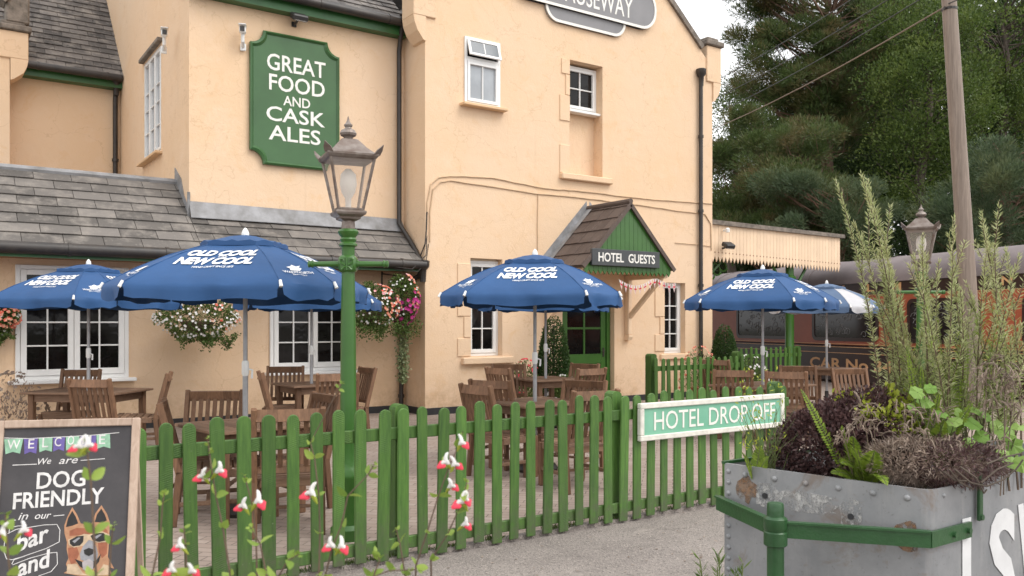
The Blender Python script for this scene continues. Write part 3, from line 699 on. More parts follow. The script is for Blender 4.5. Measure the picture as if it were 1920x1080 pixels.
# green stable-like front door with six glass squares above boarded panels
d = MB(); y = GY + .16
d.span((9.99, y - .05, 0.03), (10.07, y + .06, 2.22)); d.span((11.18, y - .05, 0.03), (11.26, y + .06, 2.22)); d.span((10.07, y - .05, 2.12), (11.18, y + .06, 2.22))
d.span((10.08, y - .02, .06), (10.20, y + .03, 2.11), .004); d.span((11.05, y - .02, .06), (11.17, y + .03, 2.11), .004); d.span((10.20, y - .02, 1.99), (11.05, y + .03, 2.11), .004); d.span((10.20, y - .02, .06), (11.05, y + .03, .28), .004); d.span((10.20, y - .02, .80), (11.05, y + .03, .98), .004)
d.span((10.20, y - .005, .28), (11.05, y + .02, .80))
for k in (.42, .56, .70): d.span((10.2 + k * .85 - .21, y - .012, .28), (10.2 + k * .85 - .17, y, .80))
d.span((10.605, y - .015, .98), (10.645, y + .02, 1.99)); d.span((10.20, y - .013, 1.47), (11.05, y + .018, 1.51))
dr = d.build('door', 'green_gloss', H)
pg = MB(); pg.span((10.19, y + .002, .97), (11.06, y + .010, 2.0)); pg.build('pane', 'dark_glass', dr)
hn = MB(); hn.span((11.09, y - .035, .92), (11.13, y - .02, 1.10), .004); hn.tube([(11.11, y - .03, 1.03), (11.11, y - .08, 1.03), (11.02, y - .08, 1.03)], .011, 8); hn.build('handle', 'black_iron', dr)

# ------------------------------------------------------------------ porch roof over the door (part of the hotel)
PX, PZ, PE, PW, PYF = 10.60, 3.80, 2.62, 1.12, 11.68
def slab(s):
    return Vector((PX + s * PW, 0, PE)), Vector((PX, 0, PZ))
for s in (-1, 1):
    e, t = slab(s)
    slates('porch_roof', (e.x, GY if s < 0 else PYF, e.z), (0, -1 if s < 0 else 1, 0), (t - e), GY - PYF, (t - e).length, .30, .31, 'slate_porch')
rg = MB(); rg.tube([(PX, PYF - .02, PZ + .03), (PX, GY, PZ + .03)], .05, 8); rg.build('ridge_tile', 'slate_porch', H)
fl = MB()
for s in (-1, 1):
    e, t = slab(s); nn = Vector((s * (t.z - e.z), 0, PW)).normalized()
    for a, h_, th in ((0, .02, .16),):
        p0 = e + nn * .03; p1 = t + nn * .03
        fl.add([(p0.x, GY - .17, p0.z), (p1.x, GY - .17, p1.z), (p1.x, GY - .004, p1.z), (p0.x, GY - .004, p0.z), ((p0 + nn * .02).x, GY - .004, (p0 + nn * .22).z), ((p1 + nn * .02).x, GY - .004, (p1 + nn * .22).z)], [(0, 1, 2, 3), (3, 2, 5, 4)])
fl.build('flashing', 'lead_grey', H)
gb = MB(); yb = PYF + .03; nb = 20; x0, x1 = PX - PW + .06, PX + PW - .06
for k in range(nb):
    a = x0 + (x1 - x0) * k / nb + .003; b = x0 + (x1 - x0) * (k + 1) / nb - .003; zt = lambda x: PE + (PW - abs(x - PX)) * (PZ - PE) / PW - .05
    bot = PE - .15; m_ = (a + b) / 2
    pts = [(a, bot + .07), (m_, bot), (b, bot + .07), (b, max(zt(b), bot + .09)), (a, max(zt(a), bot + .09))]
    if a < PX < b: pts.insert(4, (PX, zt(PX)))
    gb.prism(pts, (0, yb, 0), (1, 0, 0), (0, 0, 1), (0, 1, 0), .022)
gb.span((x0, yb + .024, PE - .04), (x1, yb + .06, PE + .06))
gb.build('porch_gable', 'green_gloss', H)
bb = MB()
for s in (-1, 1):
    e, t = slab(s); d_ = (t - e).normalized(); nn = Vector((s * d_.z * 1, 0, abs(d_.x)))
    bb.bar((e.x, PYF - .012, e.z - .03), (t.x, PYF - .012, t.z - .035), .03, .075, (0, 0, 1))
bb.build('bargeboard', 'slate_porch', H)
pc = MB(); pc.span((PX - PW + .1, PYF + .1, PE - .06), (PX + PW - .1, GY - .005, PE - .035)); pc.build('porch_ceiling', 'peach_wood', H)
for s in (-1, 1):
    b = MB(); bx = PX + s * (PW - .12)
    b.span((bx - .05, GY - .12, 1.36), (bx + .05, GY - .002, PE - .065), .012)
    b.prism([(0, 0), (.13, 0), (.13, -.05), (.10, -.11), (0, -.11)], (bx - .055, GY - .002, 1.36), (0, -1, 0), (0, 0, 1), (1, 0, 0), .11)
    b.span((bx - .045, PYF + .1, PE - .17), (bx + .045, GY - .12, PE - .065), .01)
    b.bar((bx, GY - .10, 1.72), (bx, PYF + .22, PE - .15), .08, .09, (0, 0, 1), .01)
    b.build('bracket', 'peach_wood', H)

# ------------------------------------------------------------------ signs fixed to the hotel, each a thing of its own
s0 = at(1103.5, 513, Y=PYF - .03); sgw, sgh = 1.40, .30
SG = thing('fascia_sign', (10.47, PYF - .03, 2.68), 'long dark grey fascia sign reading HOTEL GUESTS on the green porch gable', 'sign')
b = MB(); b.span((9.66, PYF - .045, 2.62), (11.30, PYF + .02, 2.92), .008); b.build('board', 'sign_dark', SG)
t = MB(); write(t, 'HOTEL  GUESTS', (9.80, PYF - .046, 2.69), (1, 0, 0), (0, 0, 1), (0, -1, 0), 1.37, .165, .018); t.build('lettering', 'sign_letter', SG)

PS = thing('pub_sign', (4.985, SY - .03, 4.18), 'tall green board with scooped corners reading GREAT FOOD AND CASK ALES on the upper wall', 'sign')
def scoop(x0, x1, z0, z1, r, n_=7):
    pts = []
    for cx, cz, a0 in ((x1, z0, 180), (x1, z1, 270), (x0, z1, 0), (x0, z0, 90)):
        for k in range(n_ + 1):
            a = R(a0 - 90 * k / n_); pts.append((cx + r * math.cos(a), cz + r * math.sin(a)))
    return pts
b = MB(); b.prism(scoop(4.24, 5.73, 4.18, 6.31, .22), (0, SY - .06, 0), (1, 0, 0), (0, 0, 1), (0, 1, 0), .055); b.build('board', 'sign_green', PS)
fr = MB(); o1 = scoop(4.225, 5.745, 4.165, 6.325, .215); o2 = scoop(4.28, 5.69, 4.22, 6.27, .225); k = len(o1)
vs = [(x, SY - .075, z) for x, z in o1] + [(x, SY - .095, z) for x, z in [((a[0] + c[0]) / 2, (a[1] + c[1]) / 2) for a, c in zip(o1, o2)]] + [(x, SY - .062, z) for x, z in o2] + [(x, SY - .02, z) for x, z in o1]
fs = []
for r0, r1 in ((3, 0), (0, 1), (1, 2)):
    for i in range(k): fs.append((r0 * k + i, r0 * k + (i + 1) % k, r1 * k + (i + 1) % k, r1 * k + i))
fr.add(vs, fs); fr.build('moulding', 'sign_green', PS)
t = MB()
for s, xa, xb, za, zb in (('GREAT', 4.50, 5.50, 5.71, 5.98), ('FOOD', 4.535, 5.485, 5.385, 5.65), ('AND', 4.77, 5.23, 5.165, 5.325), ('CASK', 4.49, 5.49, 4.885, 5.125), ('ALES', 4.53, 5.41, 4.575, 4.82)):
    write(t, s, (xa, SY - .061, za), (1, 0, 0), (0, 0, 1), (0, -1, 0), xb - xa, zb - za, .012)
t.build('lettering', 'sign_letter', PS)

CS = thing('hotel_sign', (10.53, GY - .03, 7.33), 'grey and white rounded station style sign ending in AUSEWAY high on the gable', 'sign')
def rrect(x0, x1, z0, z1, r, n_=8):
    pts = []
    for cx, cz, a0 in ((x1 - r, z0 + r, -90), (x1 - r, z1 - r, 0), (x0 + r, z1 - r, 90), (x0 + r, z0 + r, 180)):
        for k in range(n_ + 1): a = R(a0 + 90 * k / n_); pts.append((cx + r * math.cos(a), cz + r * math.sin(a)))
    return pts
def ring(mb, o1, o2, y0, y1):
    k = len(o1); vs = [(x, y1, z) for x, z in o1] + [(x, y0, z) for x, z in o1] + [(x, y0, z) for x, z in o2] + [(x, y1, z) for x, z in o2]
    mb.add(vs, [(r0 * k + i, r0 * k + (i + 1) % k, (r0 + 1) * k + (i + 1) % k, (r0 + 1) * k + i) for r0 in range(3) for i in range(k)])
BX0, BX1, BZ0, BZ1 = 8.72, 12.34, 7.58, 8.43
b = MB(); b.prism(rrect(BX0, BX1, BZ0, BZ1, .40), (0, GY - .085, 0), (1, 0, 0), (0, 0, 1), (0, 1, 0), .08); b.prism(rrect(9.53, 11.53, 7.30, 8.71, .30), (0, GY - .045, 0), (1, 0, 0), (0, 0, 1), (0, 1, 0), .04); b.build('board', 'sign_grey', CS)
fr = MB(); ring(fr, rrect(BX0, BX1, BZ0, BZ1, .40), rrect(BX0 + .05, BX1 - .05, BZ0 + .05, BZ1 - .05, .36), GY - .098, GY - .02); ring(fr, rrect(9.53, 11.53, 7.30, 8.71, .30), rrect(9.58, 11.48, 7.35, 8.66, .26), GY - .060, GY - .015); fr.build('rim', 'sign_letter', CS)
t = MB(); write(t, 'CAUSEWAY', (9.72, GY - .086, 7.72), (1, 0, 0), (0, 0, 1), (0, -1, 0), 1.97, .40, .002); t.build('lettering', 'sign_letter', CS)

# ------------------------------------------------------------------ small fittings on the walls
def cctv(loc, label, yaw, size=1.0):
    t_ = thing('security_camera', loc, label, 'camera', rz=yaw)
    b = MB(); b.box((0, -.02, .02), (.10, .16, .12), None, .03); b.box((0, -.04, .085), (.12, .20, .02), None, .01); b.build('housing', 'white_plastic', t_, off=(0, 0, 0))
    b = MB(); b.box((0, -.103, .02), (.07, .012, .075), None, .004); b.build('lens', 'dark_plastic', t_, off=(0, 0, 0))
    b = MB(); b.tube([(0, 0, -.03), (0, .02, -.14), (0, .12, -.20)], .028, 8); b.box((0, .13, -.20), (.09, .03, .12), None, .01); b.build('bracket', 'white_plastic', t_, off=(0, 0, 0))
    return t_
cctv(at(455, 60, Y=SY - .16), 'white security camera on the wall beside the green pub sign', R(-20))
cctv(at(308, 66, X=3.10), 'dark fronted security camera above the side window of the set-back wing', R(-10))
def flood(loc, label, yaw):
    t_ = thing('floodlight', loc, label, 'floodlight', rz=yaw)
    b = MB(); b.box((0, 0, 0), (.26, .20, .10), Matrix.Rotation(R(28), 3, 'X'), .02); b.build('lamp_head', 'dark_plastic', t_, off=(0, 0, 0))
    b = MB(); b.box((0, -.015, -.055), (.21, .15, .02), Matrix.Rotation(R(28), 3, 'X'), .005); b.build('pane', 'lamp_glass', t_, off=(0, 0, 0))
    b = MB(); b.tube([(0, .02, -.02), (0, .16, -.05), (0, .24, -.05)], .022, 8); b.box((0, .24, -.05), (.08, .02, .08)); b.build('bracket', 'dark_plastic', t_, off=(0, 0, 0))
flood(at(561, 32, Y=SY - .26), 'dark floodlight under the gutter above the green pub sign', 0)
flood(at(1366, 460, Y=13.0), 'black floodlight on the sawtooth valance of the platform canopy', R(-8))
def bulkhead(p, label):
    t_ = thing('wall_lamp', p, label, 'wall lamp')
    b = MB(); b.lathe([(.05, -.02), (.055, .05), (.03, .08)], (0, 0, 0), 10); b.box((0, .07, .03), (.05, .1, .05), None, .01); b.build('housing', 'white_plastic', t_, off=(0, 0, 0)); return t_
bulkhead(at(1364, 434, Y=13.05), 'small white lamp at the top of the canopy valance')

# ------------------------------------------------------------------ platform canopy
PC = thing('platform_canopy', (17.5, 13.3, 0), 'peach platform canopy with a sawtooth boarded valance beside the hotel', 'canopy')
va = MB(); CX0, CX1, CYF = 14.16, 19.15, 13.2
k = 0; x = CX0
while x < CX1 - .05:
    b_ = x + .118; f_ = (x - CX0) / (CX1 - CX0); bot = 2.97 - .09 * f_; top = 3.82 - .06 * f_
    va.prism([(x + .003, top), (x + .003, bot + .13), (x + .059, bot), (b_ - .003, bot + .13), (b_ - .003, top)], (0, CYF, 0), (1, 0, 0), (0, 0, 1), (0, 1, 0), .022); x = b_
va.build('valance', 'peach_wood', PC)
ho = MB(); x = CX0
while x < CX1 - .05:
    f_ = (x - CX0) / (CX1 - CX0); ho.tube([(x + .118, CYF - .004, 3.185 - .09 * f_), (x + .118, CYF + .001, 3.185 - .09 * f_)], .016, 8); x += .118
ho.build('valance_holes', 'valance_gap', PC)
rf = MB(); rf.add([(CX0 - .05, CYF - .07, 3.90), (CX1 + .08, CYF - .07, 3.84), (CX1 + .08 + 5, 40, 3.9), (CX0, 40, 4.0), (CX0 - .05, CYF - .07, 3.80), (CX1 + .08, CYF - .07, 3.75), (CX1 + 5.08, 40, 3.8), (CX0, 40, 3.9)], [(0, 1, 2, 3), (4, 7, 6, 5), (0, 4, 5, 1), (1, 5, 6, 2), (2, 6, 7, 3), (3, 7, 4, 0)]); rf.build('roof', 'stone_cap', PC)
for (cx, cy) in ((17.4, 13.42), (19.9, 22.0)):
    cl = MB(); cl.lathe([(.16, .0), (.16, .35), (.11, .42), (.10, 2.55), (.15, 2.62), (.15, 2.72), (.10, 2.76), (.10, 3.78)], (cx, cy, 0), 14)
    for s in (-1, 1): cl.tube([(cx + s * .08, cy, 2.3), (cx + s * .3, cy, 2.55), (cx + s * .62, cy, 2.95), (cx + s * .95, cy, 3.72)], .04, 6)
    cl.build('column', 'green_gloss', PC, True)
sp_ = MB()
for j in range(3):
    c_ = Vector((14.75 + .2 * j, CYF + .3, 2.72 + .10 * j)); sp_.tube([c_ + Vector((math.cos(a * .55) * (.30 - .02 * a), 0, math.sin(a * .55) * (.30 - .02 * a))) for a in range(14)], .022, 6)
sp_.bar((14.2, CYF + .3, 2.3), (15.5, CYF + .3, 3.4), .05, .05); sp_.build('bracket', 'green_gloss', PC)

# ------------------------------------------------------------------ railway carriage at the platform
TD = Vector((.26, .966, 0)).normalized(); TP = Vector((19.75, 13.74, 0)); TN = Vector((-TD.y, TD.x, 0))    # TN looks at the hotel
CR = thing('railway_carriage', TP, 'red and dark brown dining carriage standing at the platform, lettered CAR No 346', 'carriage')
T0, T1 = -14.0, 17.0
def tp(t, off, z): return TP + TD * t + TN * off + Vector((0, 0, z))
def tbox(mb, t0, t1, z0, z1, o0, o1, ch=0.0):
    c = tp((t0 + t1) / 2, (o0 + o1) / 2, (z0 + z1) / 2); mb.box(c, (t1 - t0, abs(o1 - o0), z1 - z0), Matrix((TD, TN, Vector((0, 0, 1)))).transposed(), ch)
b = MB(); tbox(b, T0, T1, 1.02, 2.28, 0, -2.7); b.build('body', 'train_red', CR)
b = MB(); tbox(b, T0, T1, .05, 1.02, .004, -2.704, .03); b.build('lower_panel', 'train_dark', CR)
b = MB(); tbox(b, T0, T1, 2.28, 2.64, .006, -2.706); b.build('letter_board', 'train_dark', CR)
b = MB(); prof = [(.07, 2.60), (.05, 2.74), (-.02, 2.90), (-.16, 3.04), (-.42, 3.17), (-.85, 3.27), (-1.35, 3.30)]; prof = prof + [(-2.7 - x, z) for x, z in reversed(prof[:-1])]
b.prism([(x, z) for x, z in prof], tp(T0 - .2, 0, 0), TN, (0, 0, 1), TD, T1 - T0 + .4)
t_ = T0 + 1
while t_ < T1: b.tube([tp(t_, x, z + .008) for x, z in prof], .014, 5); t_ += 2.35
b.build('roof', 'train_roof', CR, True)
st = MB()
for z in (1.035, .955, .80): tbox(st, T0, T1, z, z + .016, .004, .012)
for z in (2.285,): tbox(st, T0, T1, z, z + .012, .006, .012)
st.build('stripe', 'gold_paint', CR)
def on_train(px): # distance along the carriage seen at picture column px
    r = ray(px, 605); # solve TP + TD*t = r*d
    A = np.array([[TD.x, -r.x], [TD.y, -r.y]]); return float(np.linalg.solve(A, np.array([-TP.x, -TP.y]))[0])
for pa, pb in ((1382, 1478), (1524, 1648), (1702, 1838), (1918, 2080)):
    ta, tb = on_train(pb), on_train(pa)
    fr = MB(); o1 = rrect(ta, tb, 1.12, 2.16, .16); o2 = rrect(ta + .09, tb - .09, 1.21, 2.07, .10); kk = len(o1)
    vs = [tp(x, .0, z) for x, z in o1] + [tp(x, .028, z) for x, z in o1] + [tp(x, .028, z) for x, z in o2] + [tp(x, .002, z) for x, z in o2]
    fr.add(vs, [(r0 * kk + i, r0 * kk + (i + 1) % kk, (r0 + 1) * kk + (i + 1) % kk, (r0 + 1) * kk + i) for r0 in range(3) for i in range(kk)]); f = fr.build('window', 'train_dark', CR)
    gl = MB(); gl.prism(o2, TP + TN * .003, TD, (0, 0, 1), TN, .004); gl.build('pane', 'train_glass', f)
    # etched lace pattern of the window
    lc = MB()
    for j in range(40):
        x = random.uniform(ta + .18, tb - .18); z = random.uniform(1.28, 1.98); r = random.uniform(.05, .12)
        lc.tube([tp(x + math.cos(a * .7) * r * (1 - a / 13), .012, z + math.sin(a * .7) * r * (1 - a / 13)) for a in range(9)], .006, 4)
    lc.build('etching', 'lead_grey', f)
t = MB(); ta, tb = on_train(1691), on_train(1519)
write(t, 'CAR No 346', tp(tb, .006, .37), -TD, (0, 0, 1), TN, (tb - ta), .30, .022)
for ch_, px in (('P', 1490), ('U', 1538), ('L', 1586), ('L', 1632), ('M', 1682), ('A', 1806), ('N', 1888)):
    tc_ = on_train(px); write(t, ch_, tp(tc_ + .12, .008, 2.38), -TD, (0, 0, 1), TN, .26, .19, .02)
t.build('lettering', 'gold_paint', CR)

# ------------------------------------------------------------------ picket fences
def picket_fence(p0, p1, label, post_at, pitch=.1505, h_=1.0, z0=.03, wd=.08, group=None, posth=1.05, postw=.10):
    p0 = Vector((*p0, 0)); p1 = Vector((*p1, 0)); L = (p1 - p0).length; d_ = (p1 - p0) / L; nn = Vector((d_.y, -d_.x, 0)); mid = (p0 + p1) / 2
    F_ = thing('picket_fence', mid, label, 'fence', group)
    rotm = Matrix((d_, nn, Vector((0, 0, 1)))).transposed()
    n_ = int(L / pitch); proto = []
    for v_ in range(5):
        m = MB(); tp_ = .042; ww = wd / 2 * random.uniform(.92, 1.06)
        pl_ = [(-ww, 0), (ww, 0), (ww, h_ - tp_)] + [(ww * math.cos(R(a)), h_ - tp_ + tp_ * math.sin(R(a))) for a in (22, 45, 68, 90, 112, 135, 158)] + [(-ww, h_ - tp_)]
        m.prism(pl_, (0, 0, 0), d_, (0, 0, 1), nn, .02); o = m.build('picket', 'picket_green', F_, off=(0, 0, 0))
        bm = bmesh.new(); bm.from_mesh(o.data); bmesh.ops.bevel(bm, geom=[e for e in bm.edges if e.calc_face_angle(0) > 1.0], offset=.004, segments=1, affect='EDGES'); bm.to_mesh(o.data); bm.free()
        proto.append(o)
    for k in range(n_ + 1):
        o = proto[k] if k < 5 else proto[random.randrange(5)].copy()
        if k >= 5: col.objects.link(o)
        o.parent = F_; q = p0 + d_ * (k * pitch + random.uniform(-.004, .004)) - mid + nn * .022
        o.location = (q.x, q.y, z0 + random.uniform(-.018, .016)); o.rotation_euler = (0, 0, 0)
        o.rotation_euler.rotate_axis('Z', 0); ax = nn; o.rotation_mode = 'AXIS_ANGLE'; o.rotation_axis_angle = (random.gauss(0, .010), ax.x, ax.y, ax.z)
    for z in (.86, .12):
        m = MB(); m.box(mid + Vector((0, 0, z)), (L + .06, .036, .082), rotm, .005); m.build('rail', 'picket_green', F_)
    for s_ in post_at:
        m = MB(); q = p0 + d_ * s_ - nn * (.018 + postw + .002); hw = postw / 2
        m.prism([(-hw, 0), (hw, 0), (hw, posth - .04)] + [(hw * math.cos(R(a)), posth - .04 + .04 * math.sin(R(a))) for a in (30, 60, 90, 120, 150)] + [(-hw, posth - .04)], (q.x, q.y, 0), d_, (0, 0, 1), nn, postw); m.build('post', 'picket_green', F_)
    return F_
FYp = 5.15
picket_fence((.35, FYp), (6.62, FYp), 'long bright green picket fence along the front of the terrace, carrying the drop off sign', (.32, 2.28, 4.20, 6.20))
picket_fence((9.60, 10.0), (11.75, 10.05), 'short green picket fence between the terrace tables, with a thick square end post', (.0, 2.1), posth=1.10, postw=.13, group=None)
picket_fence((14.35, 12.62), (16.75, 12.62), 'darker green picket fence under the platform canopy in front of the carriage', (.05, 2.4), h_=1.02, pitch=.165)

# sign hung on the front fence
DS = thing('drop_off_sign', (5.60, 5.05, .645), 'mint green HOTEL DROP OFF sign in a cream frame hung on the picket fence', 'sign')
yS = FYp - .065
b = MB(); b.span((4.73, yS - .012, .675), (6.46, yS + .01, .920)); b.build('board', 'sign_mint', DS)
f = MB(); f.span((4.70, yS - .03, .905), (6.49, yS + .015, .95), .006); f.span((4.70, yS - .03, .645), (6.49, yS + .015, .69), .006); f.span((4.70, yS - .029, .69), (4.745, yS + .015, .905), .006); f.span((6.445, yS - .029, .69), (6.49, yS + .015, .905), .006); f.build('sign_frame', 'cream_paint', DS)
t = MB(); write(t, 'HOTEL DROP OFF', (4.86, yS - .013, .722), (1, 0, 0), (0, 0, 1), (0, -1, 0), 1.51, .152, .002); t.build('lettering', 'sign_letter', DS)

# ------------------------------------------------------------------ lamp posts
def lamp_post(loc, label, corner, scale=1.0, top=3.10):
    L = thing('street_lamp', loc, label, 'street lamp', 'lantern lamp posts')
    Z0 = (0, 0, 0); T = 2.02                                # height of the ladder bar
    c = MB(); c.lathe([(.13, 0), (.13, .08), (.098, .11), (.092, .42), (.105, .45), (.105, .48), (.078, .52), (.066, .58), (.060, .66), (.056, 1.5), (.047, T), (.047, 2.12), (.050, 2.145), (.066, 2.155), (.066, 2.167), (.053, 2.18), (.062, 2.20), (.053, 2.215), (.072, 2.24), (.077, 2.258), (.066, 2.275), (.04, 2.28)], Z0, 24)
    c.build('column', 'green_gloss', L, True, off=Z0)
    a = R(CAMH - 90); ux = Vector((math.cos(a), math.sin(a), 0)); rotl = Matrix.Rotation(a, 3, 'Z'); O_ = Vector((0, 0, T))
    b = MB(); b.box(O_, (.125, .125, .125), rotl, .018)
    for s in (-1, 1): b.tube([ux * (s * x) + O_ for x in (.05, .075, .076, .255, .26, .268, .274, .292, .298)], [.030, .028, .023, .019, .028, .028, .022, .027, .015], 12)
    fw = Vector((math.sin(a), -math.cos(a), 0))
    for q in (((-.012, -.01), (-.042, .004), (-.045, .03), (-.028, .036), (-.022, .02)), ((.012, -.01), (.042, .004), (.045, .03), (.028, .036), (.022, .02)), ((0, -.048), (0, .0), (0, .048)), ((-.036, -.045), (-.015, -.026), (0, -.02), (.015, -.026), (.036, -.045))):
        b.tube([ux * x + fw * .064 + O_ + Vector((0, 0, z)) for x, z in q], .0075, 6)
    b.build('ladder_bar', 'green_gloss', L, True, off=Z0)
    rz = R(CAMH + 180 + corner)                     # bearing of the lantern corner nearest the camera
    def sq(mb, prof): mb.lathe(prof, Z0, 4, rz)
    f = MB(); f.lathe([(.050, 2.27), (.046, 2.355), (.05, 2.36)], Z0, 18)
    sq(f, [(.06, 2.335), (.105, 2.348), (.11, 2.362), (.15, 2.378), (.158, 2.392), (.158, 2.402), (.128, 2.415), (.10, 2.42)])
    for k in range(4):
        q = Matrix.Rotation(rz + k * math.pi / 2, 3, 'Z'); f.bar(q @ Vector((.124, 0, 2.405)), q @ Vector((.226, 0, 2.79)), .016, .016, q @ Vector((1, 0, 0)))
        q2 = Matrix.Rotation(rz + (k + 1) * math.pi / 2, 3, 'Z'); f.bar(q @ Vector((.128, 0, 2.42)), q2 @ Vector((.128, 0, 2.42)), .012, .012)
    sq(f, [(.222, 2.775), (.245, 2.782), (.262, 2.798), (.264, 2.812), (.24, 2.818)])
    f.build('lantern_frame', 'lamp_copper', L, off=Z0)
    for k in range(4):
        g = MB(); q = Matrix.Rotation(rz + k * math.pi / 2, 3, 'Z'); q2 = Matrix.Rotation(rz + (k + 1) * math.pi / 2, 3, 'Z')
        g.add([q @ Vector((.122, 0, 2.415)), q2 @ Vector((.122, 0, 2.415)), q2 @ Vector((.222, 0, 2.785)), q @ Vector((.222, 0, 2.785))], [(0, 1, 2, 3)]); g.build('pane', 'lamp_glass', L, off=Z0)
    r_ = MB(); sq(r_, [(.250, 2.812), (.215, 2.83), (.16, 2.866), (.115, 2.905), (.085, 2.930), (.07, 2.936)])
    r_.lathe([(.045, 2.928), (.032, 2.945), (.036, 2.955), (.056, 2.966), (.062, 2.982), (.050, 3.005), (.026, 3.018), (.022, 3.028), (.030, 3.036), (.032, 3.046), (.018, 3.06), (.010, 3.078), (.003, 3.108)], Z0, 18)
    for k in range(4):
        q = Matrix.Rotation(rz + k * math.pi / 2, 3, 'Z'); e = q @ Vector((.238, 0, 2.806)); o = q @ Vector((1, 0, 0)); s_ = q @ Vector((0, 1, 0))
        r_.prism([(-.036, 0), (.036, 0), (.030, .04), (.012, .066), (0, .088), (-.012, .066), (-.030, .04)], e, s_, (o * .62 + Vector((0, 0, .78))).normalized(), o, .010)
    r_.build('lantern_roof', 'lamp_copper', L, off=Z0)
    b_ = MB(); b_.lathe([(.02, 2.42), (.022, 2.50), (.05, 2.55), (.062, 2.61), (.055, 2.68), (.02, 2.72)], Z0, 14); b_.build('mantle', 'white_plastic', L, True, off=Z0)
    L.scale = (scale,) * 3
    return L
p = at(653, 605, d=6.28); lamp_post((p.x, p.y, .012), 'tall green lamp post with a copper lantern, standing behind the front fence among the tables', -22, 1.0)
p = at(1727, 605, d=10.3); lamp_post((p.x, p.y, .0), 'lamp post with a copper lantern half hidden behind the rosemary in the tank planter', 16, .975)

# ------------------------------------------------------------------ telegraph pole and its wires
p = at(1832, 605, d=13.5); UP = thing('utility_pole', (p.x, p.y, 0), 'leaning weathered timber telegraph pole standing behind the rosemary', 'pole')
tpx = at(1760, -260, d=13.5); m = MB(); base = Vector((p.x, p.y, -.05)); topv = Vector((tpx.x, tpx.y, 9.2))
m.tube([base, base.lerp(topv, .33), base.lerp(topv, .66), topv], [.138, .126, .112, .098], 14); m.build('pole', 'pole_wood', UP, True)
m = MB(); q = base.lerp(topv, .715); m.tube([q - Vector((.15, 0, 0)), q + Vector((.15, 0, 0))], .02, 8); m.tube([q + Vector((0, 0, -.02)), q + Vector((0, 0, .02))], .116, 12); m.build('bolt', 'black_iron', UP)
for k_, (px0, py0, px1, py1, lab) in enumerate(((1770, 14, 1200, 285, 'lowest pale overhead wire running from the pole down behind the gable'), (1762, -24, 1200, 262, 'thin overhead wire, second from the lowest of the four'), (1760, -62, 1200, 238, 'thin overhead wire, third from the lowest of the four'), (1758, -110, 1200, 210, 'topmost overhead wire crossing the pine trees'))):
    a = at(px0, py0, d=13.5); b_ = at(px1, py1, d=34); m = MB()
    m.tube([a.lerp(b_, i / 12) - Vector((0, 0, .35 * 4 * (i / 12) * (1 - i / 12))) for i in range(13)], .013 if k_ == 0 else .010, 5)
    o = m.build('overhead_wire', 'dry_stem' if k_ == 0 else 'wire_black'); tag(o, lab, 'wire', 'overhead wires')
a = at(1775, 8, d=13.5); b_ = at(1990, -80, d=10); m = MB(); m.tube([a, b_], .010, 5); tag(m.build('overhead_wire', 'wire_black'), 'short overhead wire leaving the pole to the right', 'wire', 'overhead wires')

# ------------------------------------------------------------------ garden chairs
def make_chair():
    t_ = thing('garden_chair', (0, 0, 0), 'chair', 'chair', 'slatted timber garden chairs')
    Z = (0, 0, 0)
    s = MB()
    for k in range(6): s.box((0, -.205 + k * .078, .44 - .004 * k), (.46, .064, .022), None, .004)
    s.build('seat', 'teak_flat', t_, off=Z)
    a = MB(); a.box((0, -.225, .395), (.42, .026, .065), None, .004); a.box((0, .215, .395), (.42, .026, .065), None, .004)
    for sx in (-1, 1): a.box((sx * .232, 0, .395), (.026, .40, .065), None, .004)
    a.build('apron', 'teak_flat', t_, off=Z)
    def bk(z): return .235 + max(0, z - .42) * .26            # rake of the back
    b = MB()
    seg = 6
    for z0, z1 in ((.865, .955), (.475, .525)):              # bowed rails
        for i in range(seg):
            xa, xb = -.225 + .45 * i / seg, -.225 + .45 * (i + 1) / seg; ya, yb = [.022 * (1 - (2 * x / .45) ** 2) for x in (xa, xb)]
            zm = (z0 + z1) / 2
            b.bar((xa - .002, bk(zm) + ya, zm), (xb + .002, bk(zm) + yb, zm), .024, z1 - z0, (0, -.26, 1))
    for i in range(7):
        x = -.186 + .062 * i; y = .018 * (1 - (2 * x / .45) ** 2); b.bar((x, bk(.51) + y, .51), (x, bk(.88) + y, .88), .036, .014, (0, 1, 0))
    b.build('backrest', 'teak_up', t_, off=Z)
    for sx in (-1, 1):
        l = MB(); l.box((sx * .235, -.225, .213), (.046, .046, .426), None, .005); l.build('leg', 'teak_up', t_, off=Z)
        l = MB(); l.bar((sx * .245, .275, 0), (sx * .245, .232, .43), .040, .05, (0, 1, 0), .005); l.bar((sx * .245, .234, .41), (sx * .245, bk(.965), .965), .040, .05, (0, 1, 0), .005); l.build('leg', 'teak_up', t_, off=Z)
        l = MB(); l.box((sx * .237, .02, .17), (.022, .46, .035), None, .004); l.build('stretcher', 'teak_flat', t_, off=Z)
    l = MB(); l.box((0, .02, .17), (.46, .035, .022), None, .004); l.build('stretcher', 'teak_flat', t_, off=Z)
    return t_
chair0 = make_chair(); used = [False]
def chair(px, ytop, face, label, ztop=.965):
    rz = R(CAMH - face + 90); Pt = at(px, ytop, Z=ztop + .012); o = chair0 if not used[0] else copy_tree(chair0); used[0] = True
    off = Matrix.Rotation(rz, 3, 'Z') @ Vector((0, .375, 0)); o.location = (Pt.x - off.x, Pt.y - off.y, .012); o.rotation_euler = (0, 0, rz + R(random.uniform(-2, 2))); o['label'] = label
    return o
